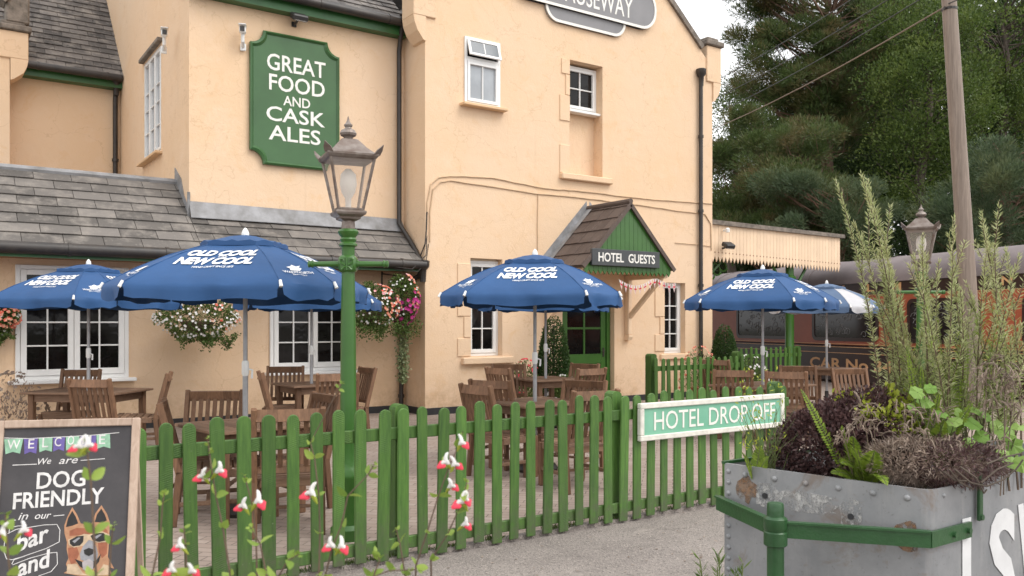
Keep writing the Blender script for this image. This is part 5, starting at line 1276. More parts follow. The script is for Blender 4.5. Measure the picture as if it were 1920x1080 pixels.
rosemary('rosemary_bush', 'tall leaning rosemary at the left of the tank with the highest spikes', rA, tips([(1566, 338, 2), (1614, 325, 3), (1622, 345, 3), (1602, 420, 2), (1655, 430, 2), (1648, 470, 3), (1668, 520, 3), (1690, 590, 3), (1700, 640, 3), (1672, 600, 2), (1715, 690, 3), (1680, 690, 2)], 3.95), 470, 45)
rB = at(1770, 800, d=3.8); rB.z = .88
rosemary('rosemary_bush', 'middle rosemary in front of the second lantern', rB, tips([(1730, 440, 1), (1737, 480, 2), (1788, 408, 2), (1778, 440, 3), (1712, 480, 1), (1760, 490, 1), (1750, 560, 4), (1800, 540, 3), (1775, 640, 3), (1705, 660, 2)], 3.8), 400)
rC = at(1850, 800, d=3.75); rC.z = .88
rosemary('rosemary_bush', 'right hand rosemary beside the telegraph pole at the picture edge', rC, tips([(1840, 398, 3), (1846, 430, 3), (1852, 455, 3), (1886, 466, 2), (1911, 480, 2), (1872, 560, 3), (1812, 530, 2), (1895, 630, 3), (1855, 650, 3), (1915, 610, 2)], 3.75), 400)
# dark purple hebe with lime shoots
def ball_shrub(name, label, cat, c, rad, n_, L_, W_, mat, stems='stem_brown', base=None, lime=None, up=.35, group=None, lumps=26):
    c = np.array(c); rad = np.array(rad); t_ = thing(name, base if base is not None else (c[0], c[1], c[2] - rad[2]), label, cat, group)
    lc = unit(rng.normal(size=(lumps, 3))); lr = rng.uniform(.03, .30, lumps)
    d_ = rdir(n_); r = rng.uniform(.45, 1.0, n_) ** .45
    bumpy = 1 + (np.maximum(0, d_ @ lc.T - .80) * 4.2 * lr).max(axis=1) + rng.normal(0, .035, n_)
    P = c + d_ * rad * (r * bumpy)[:, None]; D = unit(d_ * .8 + rdir(n_) * .8 + np.array((0, 0, up)))
    s = MB()
    for k_ in range(12):
        e = c + rdir(1)[0] * rad * .8; b0 = np.array(t_.location); s.tube([tuple(b0), tuple(b0 * .5 + e * .5 + np.array((0, 0, .05 * rad[2]))), tuple(e)], [.010 * rad[2] * 2, .006 * rad[2] * 2, .002], 5)
    s.build('stem', stems, t_)
    leaf_mesh('leaves', P, D, side_of(D), rng.uniform(.75, 1.25, n_) * L_, rng.uniform(.8, 1.2, n_) * W_, mat, t_, .12)
    if lime:
        PP, DD, LL = [], [], []
        for _ in range(lime[0]):
            dd = unit(np.array(lime[1]) + rng.normal(0, .65, 3)); dd[2] = abs(dd[2]) * .8 + .1; q = c + unit(dd) * rad * rng.uniform(.95, 1.08); m_ = int(rng.integers(5, 14))
            PP.append(q + rng.normal(0, .012, (m_, 3))); DD.append(unit(rdir(m_) + unit(dd) * .9)); LL.append(rng.uniform(.018, .034, m_))
        PP, DD, LL = np.concatenate(PP), np.concatenate(DD), np.concatenate(LL); leaf_mesh('new_shoots', PP, DD, side_of(DD), LL, LL * .75, 'leaf_lime', t_, .1)
    return t_
towards = unit(np.array((-FW[0], -FW[1], .5)))
hc = at(1560, 832, d=3.95); ball_shrub('hebe_bush', 'low dark purple leaved bush spilling at the left end of the tank', 'shrub', hc, (.215, .26, .165), 8500, .022, .013, 'leaf_purple', base=(hc.x, hc.y, .86))
hc = at(1632, 806, d=3.95); ball_shrub('hebe_bush', 'dark purple bush dotted with lime green new shoots, in the tank middle', 'shrub', hc, (.205, .25, .175), 8000, .020, .011, 'leaf_purple', base=(hc.x, hc.y, .86), lime=(60, towards * 1.0 + np.array((.15, -.1, .5))))
hc = at(1725, 862, d=3.60); ball_shrub('heather_bush', 'dry brownish purple heather over the front corner of the tank', 'shrub', hc, (.25, .20, .085), 6500, .028, .0045, 'leaf_dry', base=(hc.x, hc.y, .86), up=.1)
hc = at(1790, 868, d=3.52); ball_shrub('heather_bush', 'dark wiry heather trailing over the rim beside the green clamp', 'shrub', hc, (.20, .15, .09), 4200, .024, .005, 'leaf_purple', base=(hc.x, hc.y, .86), up=-.2)
# ferns
def fern(label, root, fronds):
    t_ = thing('fern', root, label, 'fern', 'ferns in the tank'); P, D, S, L_, W_ = [], [], [], [], []; st = MB()
    for (tip, lift, wd) in fronds:
        a, b_ = np.array(root, float), np.array(tip, float); mid = (a + b_) / 2 + np.array((0, 0, lift)); s = np.linspace(0, 1, 40)[:, None]; pts = a * (1 - s) ** 2 + mid * 2 * s * (1 - s) + b_ * s * s
        st.tube([tuple(x) for x in pts[::3]], .0022, 4); dd = unit(np.gradient(pts, axis=0)); view = np.array((0, 0, 1.0)) + np.array(towards) * .9; sd2 = unit(np.cross(dd, view))
        for sg in (-1, 1):
            for k_ in range(5, 40):
                f_ = (k_ - 4) / 36; ln = wd * (math.sin(math.pi * min(1, f_ * .9 + .12)) ** .8) * 1.0 + .004
                P.append(pts[k_]); D.append(unit(sd2[k_] * sg + dd[k_] * .45 + rng.normal(0, .07, 3) + np.array((0, 0, -.12)))); S.append(dd[k_]); L_.append(ln); W_.append(.013)
    st.build('stem', 'stem_green', t_); P, D, S = np.array(P), np.array(D), np.array(S)
    leaf_mesh('fronds', P, D, S, np.array(L_), np.array(W_), 'leaf_fern', t_, .15); return t_
def rt(px, py, d): q = at(px, py, d=d); q.z = .87; return q
fern('small fern arching over the rim at the front left of the heather', rt(1625, 880, 3.60), [(at(1578, 868, d=3.50), .10, .045), (at(1662, 908, d=3.36), .12, .036), (at(1560, 886, d=3.56), .07, .034), (at(1640, 846, d=3.42), .05, .05), (at(1600, 840, d=3.45), .05, .04)])
fern('bright fern whose long frond leans left across the dark bush', rt(1600, 850, 3.7), [(at(1503, 732, d=3.75), .02, .030), (at(1580, 800, d=3.55), .05, .045), (at(1650, 850, d=3.5), .07, .05), (at(1600, 820, d=3.5), .06, .05)])
fern('tall upright yellow green fern in the tank centre beneath the rosemary', rt(1735, 850, 3.75), [(at(1700, 650, d=3.7), .08, .02), (at(1728, 690, d=3.7), .05, .028), (at(1790, 680, d=3.75), .05, .05), (at(1815, 655, d=3.75), .02, .05), (at(1760, 740, d=3.6), .05, .05), (at(1822, 758, d=3.6), .05, .04), (at(1770, 790, d=3.55), .04, .05)])
fern('tiny lime fern at the left corner of the tank', rt(1415, 868, 3.85), [(at(1392, 850, d=3.8), .04, .025), (at(1425, 838, d=3.85), .02, .03), (at(1440, 858, d=3.8), .03, .03)])
# broad bright leaves
def broad(label, root, leaves_):
    t_ = thing('leafy_plant', root, label, 'plant'); st = MB(); vs_ = MB()
    for (p, r) in leaves_:
        p = Vector(p); st.tube([Vector(root), Vector(root).lerp(p, .5) + Vector((0, 0, .03)), p], .0025, 5); nrm = (Vector(towards) + Vector((random.uniform(-.5, .5), random.uniform(-.5, .5), random.uniform(0, .8)))).normalized(); q = nrm.to_track_quat('Z', 'Y').to_matrix(); n_ = 14
        ring_ = [p + q @ Vector((math.cos(2 * math.pi * k_ / n_) * r * (1 if k_ % 2 else .82), math.sin(2 * math.pi * k_ / n_) * r * (1 if k_ % 2 else .82), random.uniform(-.25, .05) * r)) for k_ in range(n_)]
        vs_.add([p] + ring_, [(0, 1 + k_, 1 + (k_ + 1) % n_) for k_ in range(n_)])
    st.build('stem', 'stem_green', t_); vs_.build('leaves', 'leaf_bright', t_); return t_
broad('broad bright green leaves at the right edge of the tank', rt(1880, 862, 3.7), [(at(px, py, d=3.6 + random.uniform(-.1, .1)), r) for px, py, r in ((1885, 812, .045), (1900, 835, .05), (1895, 865, .045), (1870, 800, .035), (1910, 800, .04), (1880, 850, .03), (1825, 795, .04), (1840, 818, .035), (1815, 830, .03), (1915, 870, .04), (1850, 780, .03), (1830, 770, .03))])
broad('pale green scalloped leaves in the middle of the tank', rt(1760, 860, 3.7), [(at(px, py, d=3.62 + random.uniform(-.1, .1)), r) for px, py, r in ((1720, 735, .035), (1735, 752, .04), (1712, 765, .03), (1790, 790, .035), (1775, 800, .04), (1800, 775, .03), (1765, 775, .03), (1745, 728, .03))])
t_ = thing('grass_tuft', rt(1765, 850, 3.75), 'yellow green feathery stems filling the tank below the rosemary', 'grass'); m = MB(); P, D = [], []
for k_ in range(70):
    e = at(random.uniform(1680, 1925), random.uniform(560, 790), d=random.uniform(3.6, 3.95)); b_ = Vector(t_.location) + Vector((random.uniform(-.05, .35), random.uniform(-.12, .06), 0)); c_ = [b_, b_.lerp(e, .5) + Vector((random.uniform(-.05, .05), random.uniform(-.05, .05), .05)), e]; m.tube(c_, [.0016, .0013, .0006], 4)
    q, dd, s = along(np.array([list(v) for v in c_]), 26, .35, 1); P.append(q); D.append(unit(dd + rdir(26) * .9))
m.build('stem', 'stem_green', t_); P, D = np.concatenate(P), np.concatenate(D); leaf_mesh('leaves', P, D, side_of(D), rng.uniform(.014, .04, len(P)), .004, 'leaf_fern', t_)
# dried flower stalks
def dried(label, root, heads):
    t_ = thing('dried_stalks', root, label, 'plant', 'dried stalks in the tank'); st = MB(); P, D, L_ = [], [], []
    for (p, sp, n_) in heads:
        p = Vector(p); b_ = Vector(root) + Vector((random.uniform(-.05, .05), random.uniform(-.05, .05), 0)); st.tube([b_, b_.lerp(p, .6) + Vector((0, 0, .03)), p], [.003, .0022, .0015], 5)
        for _ in range(n_):
            dd = unit(rng.normal(size=3) + np.array((0, 0, .5))); c_ = curve_pts(np.array(p) + rng.normal(0, sp * .35, 3), dd, random.uniform(.5, 1.1) * sp, random.uniform(1.2, 2.6), 6); st.tube([tuple(x) for x in c_], [.0022, .0024, .0028, .003, .0028, .0022, .001], 4)
            q, d2, s = along(c_, 5); P.append(q); D.append(unit(d2 + rdir(5) * .6)); L_.append(rng.uniform(.010, .03, 5))
    st.build('stem', 'dry_stem', t_); P, D, L_ = np.concatenate(P), np.concatenate(D), np.concatenate(L_); leaf_mesh('seed_heads', P, D, side_of(D), L_, .005, 'leaf_dry', t_)
dried('pale drooping dried stalks over the purple bush', rt(1620, 870, 3.65), [(at(1620, 778, d=3.55), .07, 16), (at(1640, 795, d=3.55), .06, 10), (at(1598, 800, d=3.5), .05, 9), (at(1578, 812, d=3.5), .045, 8)])
dried('grey brown dried stalks above the front corner of the tank', rt(1710, 870, 3.6), [(at(1700, 775, d=3.55), .07, 12), (at(1745, 770, d=3.55), .07, 14), (at(1690, 812, d=3.5), .07, 14), (at(1740, 815, d=3.5), .06, 12), (at(1720, 850, d=3.45), .06, 10), (at(1790, 830, d=3.45), .05, 10)])
dried('tall silvery dried stalks at the right of the tank', rt(1860, 870, 3.65), [(at(1850, 700, d=3.6), .07, 16), (at(1885, 690, d=3.6), .08, 18), (at(1905, 715, d=3.6), .07, 14), (at(1860, 745, d=3.55), .06, 12), (at(1890, 750, d=3.55), .06, 12), (at(1870, 835, d=3.45), .06, 12), (at(1915, 765, d=3.55), .05, 10)])
# bare wiry twig hanging over the rim, and fine grass at the left end
t_ = thing('bare_twig', rt(1800, 880, 3.5), 'bare dark twigs trailing in front of the white lettering on the tank', 'plant'); m = MB()
for pts in ([(1790, 880), (1820, 905), (1850, 912), (1880, 900), (1905, 880), (1918, 862)], [(1800, 875), (1830, 896), (1845, 925), (1850, 918)], [(1780, 880), (1800, 905), (1826, 918)], [(1840, 905), (1870, 880), (1900, 868)], [(1770, 885), (1790, 900), (1812, 902)], [(1850, 870), (1880, 858), (1915, 850)]):
    m.tube([at(x, y, d=3.30 + .05 * i / len(pts)) for i, (x, y) in enumerate(pts)], .0035, 5)
m.build('stem', 'bark', t_)
t_ = thing('grass_tuft', rt(1440, 868, 3.9), 'thin pale grass tuft at the left end of the tank, before the drop off sign', 'grass'); m = MB()
for k_ in range(46):
    e = at(random.uniform(1380, 1500), random.uniform(720, 850), d=random.uniform(3.75, 4.0)); b_ = Vector(t_.location) + Vector((random.uniform(-.05, .05), random.uniform(-.05, .05), 0)); m.tube([b_, b_.lerp(e, .6) + Vector((0, 0, .03)), e], [.0016, .0012, .0006], 4)
m.build('stem', 'stem_green', t_)
P = np.array([list(at(random.uniform(1385, 1470), random.uniform(690, 850), d=random.uniform(3.75, 4.0))) for _ in range(150)]); D = unit(rdir(150) + np.array((0, 0, .6))); leaf_mesh('leaves', P, D, side_of(D), rng.uniform(.012, .03, 150), .008, 'leaf_lime', t_)

# bristly seedling at the foot of the tank
def sprig(label, p, h_, n_, name='conifer_shrub'):
    t_ = thing(name, p, label, 'shrub'); st = MB(); P, D = [], []
    for k_ in range(n_):
        e = Vector(p) + Vector((random.uniform(-.10, .10), random.uniform(-.10, .10), h_ * random.uniform(.72, 1))); pts = np.array([list(Vector(p).lerp(e, s)) for s in np.linspace(0, 1, 6)]); st.tube([tuple(x) for x in pts], [.005, .005, .004, .004, .003, .002], 5)
        q, dd, s = along(pts, 150, .2, 1); P.append(q); D.append(unit(dd * 1.2 + unit(np.cross(dd, rdir(150)))))
    st.build('stem', 'stem_green', t_); P, D = np.concatenate(P), np.concatenate(D); leaf_mesh('leaves', P, D, side_of(D), rng.uniform(.03, .05, len(P)), .006, 'leaf_basket', t_)
q = at(1366, 1060, d=2.95); sprig('small bristly green seedling at the foot of the tank', (q.x, q.y, 0), .80, 9)

# ------------------------------------------------------------------ salvias in the bed right in front of us
def ovate(P, D, L_, t_):                                  # small folded egg-shaped leaves
    P, D, L_ = np.array(P), np.array(D), np.array(L_); S = side_of(D); Nn = np.cross(D, S); mb = MB()
    out = [(0, 0), (.18, .20), (.42, .30), (.68, .24), (.88, .12), (1, 0)]
    for p_, d_, s_, n_, l_ in zip(P, D, S, Nn, L_):
        mid = [p_ + d_ * l_ * x - n_ * l_ * .14 * x * x for x, y in out]; lf = [m_ + s_ * l_ * y + n_ * l_ * y * .35 for m_, (x, y) in zip(mid, out)][1:-1]; rt_ = [m_ - s_ * l_ * y + n_ * l_ * y * .35 for m_, (x, y) in zip(mid, out)][1:-1]
        vs = mid + lf + rt_; fs = [(0, 1, 6), (0, 10, 1)] + [(k_, k_ + 1, 6 + k_, 5 + k_) for k_ in range(1, 4)] + [(k_ + 1, k_, 9 + k_, 10 + k_) for k_ in range(1, 4)] + [(4, 5, 9), (5, 4, 13)]
        mb.add(vs, fs)
    mb.build('leaves', 'leaf_salvia', t_, True)
def salvia(label, root_px, d0, stems):
    r0 = at(root_px, 605, d=d0); root = Vector((r0.x, r0.y, .35)); t_ = thing('salvia_plant', (root.x, root.y, .35), label, 'flower', 'red and white salvias in the front bed')
    st = MB(); P, D, L_ = [], [], []
    for (pts, flowers, dd0) in stems:
        q = [at(x, y, d=dd0) for x, y in pts]; q = [root + Vector((random.uniform(-.05, .05), random.uniform(-.05, .05), 0))] + q
        st.tube(q, list(np.linspace(.0018, .0009, len(q))), 6); arr = np.array([list(v) for v in q[1:]])
        for k_ in range(len(arr)):
            top = k_ > len(arr) - 2; m_ = 5 if top else 2; up = unit(arr[min(k_ + 1, len(arr) - 1)] - arr[max(k_ - 1, 0)]); a = side_of(up[None])[0]
            for s in range(m_): P.append(arr[k_] + up * (rng.uniform(-.012, .004) if top else 0)); D.append(unit(a * (1 if s % 2 else -1) + up * rng.uniform(.2, 1.1) + rng.normal(0, .35, 3))); L_.append(random.uniform(.012, .026) if not top else random.uniform(.006, .012))
        for (fx, fy, out_) in flowers:
            c = at(fx, fy, d=dd0 - .01); o = Vector((FW[1], -FW[0], 0)) * out_; upv = Vector((0, 0, 1)); S_ = dd0 * .0098 * random.uniform(.85, 1.15); upv = (Vector((0, 0, 1)) + Vector((random.uniform(-.35, .35), random.uniform(-.35, .35), 0))).normalized(); o = (o + Vector((-FW[0], -FW[1], 0)) * random.uniform(-.2, .7)).normalized()
            S_ *= .76; vw = Vector((-FW[0], -FW[1], 0)); f = MB(); hood = [c - o * S_ * .9 - upv * S_ * .85, c - o * S_ * .6 - upv * S_ * .45, c - o * S_ * .3 - upv * S_ * .05, c - o * S_ * .05 + upv * S_ * .25, c + o * S_ * .05 + upv * S_ * .6, c - o * S_ * .02 + upv * S_ * 1.0, c - o * S_ * .2 + upv * S_ * 1.4, c - o * S_ * .42 + upv * S_ * 1.62]
            f.tube(hood, [S_ * x for x in (.10, .24, .36, .42, .34, .30, .24, .10)], 10)
            f.tube([c + o * S_ * .1 + upv * S_ * .1, c + o * S_ * .5 + upv * S_ * .12, c + o * S_ * .75 - upv * S_ * .1], [S_ * .34, S_ * .34, S_ * .22], 10); fo = f.build('flower', 'petal_white', t_, True)
            g_ = MB()
            lc_ = c + o * S_ * .78 - upv * S_ * .30; ez = (vw * .85 + upv * .40).normalized(); ex = (o * .75 - upv * .62); ex = (ex - ez * ex.dot(ez)).normalized(); ey = ez.cross(ex); vs = []; nu, nv = 12, 7
            for b_i in range(nv + 1):
                ph = math.pi * b_i / nv - math.pi / 2
                for a_i in range(nu):
                    th = 2 * math.pi * a_i / nu; rr_ = 1 + .22 * math.cos(3 * th + .5); vs.append(lc_ + (ex * math.cos(th) * math.cos(ph) * .74 * rr_ + ey * math.sin(th) * math.cos(ph) * .62 * rr_ + ez * (math.sin(ph) * .24 + .16 * math.cos(th) * math.cos(ph))) * S_)
            g_.add(vs, [(b_i * nu + a_i, b_i * nu + (a_i + 1) % nu, (b_i + 1) * nu + (a_i + 1) % nu, (b_i + 1) * nu + a_i) for b_i in range(nv) for a_i in range(nu)]); g_.build('lip', 'petal_red', fo, True)
            cx = MB(); cx.tube([c - o * S_ * 1.2 - upv * S_ * 1.4, c - o * S_ * .7 - upv * S_ * .7, c - o * S_ * .30 - upv * S_ * .15], [S_ * .08, S_ * .30, S_ * .34], 7); cx.build('calyx', 'leaf_lime', fo, True)
    st.build('stem', 'stem_brown', t_); ovate(P, D, L_, t_)
salvia('salvia with a pair of red and white flowers just right of the chalkboard', 430, 1.5, [([(432, 1080), (418, 990), (405, 930), (397, 880), (393, 850), (390, 826)], [(380, 894, -1), (411, 884, 1)], 1.35)])
salvia('salvia sprig with paired flowers before the nearest chair', 480, 1.6, [([(482, 1080), (480, 1010), (474, 950), (462, 905), (458, 892)], [(456, 950, -1), (484, 942, 1)], 1.45), ([(500, 1080), (488, 1020), (470, 990)], [], 1.4)])
salvia('low salvia with two flowers beneath the lamp post', 630, 1.5, [([(610, 1080), (622, 1030), (640, 985), (652, 930), (690, 890), (702, 870)], [(621, 1024, -1), (640, 1026, 1)], 1.35), ([(598, 1080), (600, 1000), (598, 930), (590, 860), (582, 830), (640, 720)], [(583, 926, -1)], 1.5), ([(700, 1080), (712, 1050), (705, 1035)], [], 1.35)])
salvia('tallest salvia with six red and white flowers in the middle of the bed', 800, 1.6, [([(780, 1060), (800, 1000), (822, 930), (840, 880), (858, 840), (868, 808)], [(866, 832, 1), (836, 868, -1), (853, 872, 1), (846, 912, 1)], 1.5), ([(808, 1050), (840, 1000), (858, 960), (872, 920), (876, 900)], [(872, 938, 1), (866, 942, -1), (872, 984, 1)], 1.5), ([(760, 1080), (750, 1020), (742, 990)], [], 1.5)])
salvia('big near salvia with pale flowers over the WELCOME lettering', 165, 1.25, [([(180, 1080), (176, 1000), (170, 900), (164, 850), (160, 830)], [(148, 838, -1), (165, 836, 1)], 1.05)])
salvia('salvia at the bottom left corner with flowers over the board lettering', 20, 1.2, [([(20, 1080), (15, 1040), (12, 990), (10, 965)], [(3, 1000, -1), (44, 996, 1)], 1.1), ([(205, 1080), (208, 1020), (212, 985)], [], 1.3)])
salvia('salvia with blurred pink white buds at the bottom beside the board', 330, 1.15, [([(320, 1085), (318, 1075)], [(322, 1070, -1), (360, 1072, 1)], 1.05), ([(350, 1080), (348, 1020), (345, 990)], [(338, 1025, -1)], 1.2), ([(285, 1080), (300, 1010), (305, 945), (308, 925)], [], 1.3), ([(690, 1085), (730, 1070), (780, 1068)], [], 1.2), ([(520, 1085), (540, 1050), (560, 1040)], [], 1.2)])
g = MB(); g.add([cam(-1.5, .75, .36), cam(.9, .75, .36), cam(.9, 1.75, .36), cam(-1.5, 1.75, .36), cam(-1.5, .75, 0), cam(.9, .75, 0), cam(.9, 1.75, 0), cam(-1.5, 1.75, 0)], [(0, 1, 2, 3), (0, 4, 5, 1), (1, 5, 6, 2), (2, 6, 7, 3), (3, 7, 4, 0)]); structure(g.build('flower_bed', 'soil'))

# ------------------------------------------------------------------ hanging baskets and plants against the hotel
def basket(label, px, py, d, wd, ht, whites, mixed, name='hanging_basket', depth=.34, trail=0.0, mag=0):
    c = np.array(at(px, py, d=d)); t_ = thing(name, c, label, 'hanging basket', 'hanging flower baskets'); n_ = 3600; u_ = np.array((1, 0, 0)); rad = np.array((wd / 2, depth, ht / 2))
    b = MB(); b.lathe([(.04, -.28 * ht), (.16, -.22 * ht), (.24, -.05 * ht), (.25, .0)], c, 14); b.build('basket', 'stem_brown', t_)
    br = MB(); br.bar((c[0], c[1], c[2] + ht * .45), (c[0], SY + .0, c[2] + ht * .55), .02, .02); br.bar((c[0], SY - .012, c[2] + .1), (c[0], SY - .012, c[2] + ht * .7), .025, .012, (0, 1, 0))
    for k_ in range(3): a_ = k_ * 2.1; br.tube([(c[0] + .22 * math.cos(a_), c[1] + .22 * math.sin(a_), c[2]), (c[0], c[1], c[2] + ht * .45)], .004, 4)
    br.build('bracket', 'black_iron', t_)
    d_ = rdir(n_); r = rng.uniform(.3, 1, n_) ** .4; P = c + d_ * rad * r[:, None]; lo = P[:, 2] < c[2]; P[lo, 0] = c[0] + (P[lo, 0] - c[0]) * (1 - .55 * (c[2] - P[lo, 2]) / (ht / 2)); P[:, 2] += .05 * np.sin(P[:, 0] * 14)
    ex_ = [P]
    for _ in range(22):                                    # trailing ends
        s0 = rng.uniform(-.85, .85); ln_ = rng.uniform(.10, .34) * ht; m_ = int(90 * ln_ / ht) + 8; tt = rng.uniform(0, 1, m_); x0 = c[0] + s0 * wd / 2 * .9
        ex_.append(np.stack([x0 + rng.normal(0, .016, m_) + .05 * np.sin(tt * 3 + s0 * 9), np.full(m_, c[1] - depth * .5) + rng.normal(0, .07, m_), c[2] - ht * (.18 + .30 * math.sqrt(max(0, 1 - s0 * s0))) * .8 - tt * ln_], 1))
    P = np.concatenate(ex_); d_ = np.concatenate([d_, rdir(len(P) - n_)]); n_ = len(P)
    D = unit(d_ + rdir(n_) * .8 + np.array((0, 0, -.15))); leaf_mesh('foliage', P, D, side_of(D), rng.uniform(.03, .06, n_), rng.uniform(.015, .03, n_), 'leaf_basket', t_)
    def fl_(nm, k_, mat, zlo, zhi, s_, xa=-1, xb=1):
        d2 = rdir(k_ * 6); d2 = d2[(d2[:, 1] < .15) & (d2[:, 2] > zlo) & (d2[:, 2] < zhi) & (d2[:, 0] > xa) & (d2[:, 0] < xb)][:k_]; q = c + d2 * rad * 1.04; lo = q[:, 2] < c[2]; q[lo, 0] = c[0] + (q[lo, 0] - c[0]) * (1 - .5 * (c[2] - q[lo, 2]) / (ht / 2))
        Pp, Dd, Ss = [], [], []
        nn = unit(d2 + np.array((-.2, -.6, .15)) + rng.normal(0, .2, d2.shape)); a1 = side_of(nn); a2 = np.cross(nn, a1)
        for j in range(5): a_ = 2 * math.pi * j / 5; dd = a1 * math.cos(a_) + a2 * math.sin(a_); Pp.append(q); Dd.append(unit(dd + nn * .25)); Ss.append(unit(np.cross(nn, dd)))
        stuff_o = leaf_mesh(nm, np.concatenate(Pp), np.concatenate(Dd), np.concatenate(Ss), s_, s_ * .95, mat, t_); stuff_o['kind'] = 'stuff'
    if whites: fl_('blossoms', whites, 'petal_white', -.7, .8, .021)
    if mixed: fl_('blossoms', mixed, 'petal_mixed', -.35, 1, .030, .1, 1); fl_('blossoms', mixed // 3, 'petal_pink', .5, 1, .028, -.2, .6)
    if mag: fl_('blossoms', mag, 'petal_magenta', -1, .35, .040)
    if trail:
        k_ = 900; z = rng.uniform(0, 1, k_); P = np.stack([c[0] + rng.normal(0, 1, k_) * (.07 - .04 * z) , c[1] + rng.normal(0, .05, k_), c[2] - ht * .4 - z * trail], 1); D = unit(rdir(k_) + np.array((0, -.5, -.3))); leaf_mesh('trailing_ivy', P, D, side_of(D), .045, .035, 'leaf_ivy', t_)
    return t_
basket('broad hanging basket of white flowers between the two casement windows', 370, 602, 12.6, 1.22, .66, 150, 14)
basket('hanging basket of red and white flowers at the left picture edge', -12, 600, 11.6, .62, .55, 25, 70)
basket('hanging basket of white and orange flowers just right of the near lamp post', 698, 578, 14.0, 1.0, .78, 110, 60)
basket('corner basket with magenta petunias and ivy trailing down the drainpipe', 755, 565, 14.35, .56, .92, 36, 36, 'hanging_basket', .26, 1.0, 75)

def topiary(label, px, d, h_, r_):
    p = at(px, 605, d=d); t_ = thing('topiary_cone', (p.x, p.y, .012), label, 'topiary', 'clipped cone topiaries'); b = MB(); b.lathe([(.16, 0), (.20, .30), (.22, .31), (.22, .36), (.19, .365)], (0, 0, 0), 18); b.build('pot', 'terracotta', t_, True, off=(0, 0, 0))
    k = MB(); k.tube([(0, 0, .3), (0, 0, h_ * .9)], .025, 6); k.build('trunk', 'bark', t_, off=(0, 0, 0))
    n_ = 12000; s = 1 - np.sqrt(rng.uniform(0, 1, n_)); a = rng.uniform(0, 2 * math.pi, n_); prof = r_ * np.sqrt(np.clip(1 - s ** 1.7, 0, 1)) * np.clip(.5 + s * 6, 0, 1); rr = prof * (1 + rng.normal(0, .05, n_)) * rng.uniform(.80, 1, n_) ** .5
    P = np.stack([rr * np.cos(a), rr * np.sin(a), .34 + s * (h_ - .34)], 1); D = unit(np.stack([np.cos(a), np.sin(a), np.full(n_, .9)], 1) * .5 + rdir(n_)); leaf_mesh('foliage', P, D, side_of(D), .040, .026, 'leaf_box', t_, off=(0, 0, 0))
topiary('clipped cone topiary to the left of the green front door', 1038, 14.9, 1.72, .30)
topiary('clipped cone topiary at the right corner of the hotel', 1358, 18.0, 1.56, .30)
def bedding(label, px, py0, d, wd, ht, flower, n_=1500, leaf='leaf_basket', y=None):
    p = at(px, 605, d=d); t_ = thing('flowering_plant', (p.x, p.y, .012), label, 'plant', 'flowering plants along the hotel wall'); b = MB(); b.lathe([(.14, 0), (.18, .26), (.19, .28), (.17, .285)], (0, 0, 0), 16); b.build('pot', 'terracotta', t_, True, off=(0, 0, 0))
    d_ = rdir(n_); d_[:, 2] = np.abs(d_[:, 2]); P = d_ * np.array((wd / 2, wd / 2, ht - .25)) * (rng.uniform(.1, 1, n_) ** .6)[:, None] + np.array((0, 0, .25)); D = unit(d_ + rdir(n_) + np.array((0, 0, .6))); leaf_mesh('foliage', P, D, side_of(D), rng.uniform(.04, .08, n_), .02, leaf, t_, off=(0, 0, 0))
    k_ = 70; d2 = rdir(k_); d2[:, 2] = np.abs(d2[:, 2]); q = d2 * np.array((wd / 2, wd / 2, ht - .25)) * 1.03 + np.array((0, 0, .25)); Pp, Dd, Ss = [], [], []
    nn = unit(d2 + np.array((-.3, -.6, .1))); a1 = side_of(nn); a2 = np.cross(nn, a1)
    for j in range(5): a_ = 2 * math.pi * j / 5; dd = a1 * math.cos(a_) + a2 * math.sin(a_); Pp.append(q); Dd.append(dd); Ss.append(np.cross(nn, dd))
    o = leaf_mesh('blossoms', np.concatenate(Pp), np.concatenate(Dd), np.concatenate(Ss), .03, .028, flower, t_, off=(0, 0, 0)); o['kind'] = 'stuff'
bedding('red flowered pot plant left of the cone topiary by the door', 985, 690, 14.6, .65, .95, 'petal_red')
bedding('white flowered pot plant under the table by the front door', 1060, 730, 14.4, .6, .7, 'petal_white')
bedding('wispy red flowering plant at the right corner of the gable', 1312, 660, 17.2, .8, 1.1, 'petal_mixed', 900, 'leaf_basket')
bedding('white flowered bush against the canopy fence', 1405, 690, 18.0, .8, .9, 'petal_white')
bedding('wispy lavender like plant by the lean-to wall at the left edge', 18, 780, 10.9, .9, .95, 'leaf_dry', 500, 'leaf_dry')

# bunting of little flags strung under the porch
t_ = thing('bunting', (10.8, 11.7, 2.45), 'string of small red and white flags below the porch eaves', 'bunting'); m = MB()
pts = [at(1160 + 108 * k_ / 12, 524 + 14 * math.sin(math.pi * ((k_ / 12 * 1.6) % 1)) - 6 * k_ / 12, Y=11.62) for k_ in range(13)]; m.tube(pts, .004, 4); m.build('string', 'sign_letter', t_)
m = MB()
for k_ in range(0, 12):
    a = pts[k_].lerp(pts[k_ + 1], .12); b_ = pts[k_].lerp(pts[k_ + 1], .88); c_ = (a + b_) / 2 + Vector((0, random.uniform(-.02, .02), -.17)); m.use('petal_white').add([a, b_, c_], [(0, 1, 2)]); off_ = Vector((0, -.003, 0)); m.use('petal_red').add([a.lerp(b_, .4) + off_, a.lerp(b_, .6) + off_, c_ + off_], [(0, 1, 2)]); m.add([a.lerp(c_, .3) + off_, b_.lerp(c_, .3) + off_, b_.lerp(c_, .45) + off_, a.lerp(c_, .45) + off_], [(0, 1, 2, 3)])
m.build('flags', None, t_)

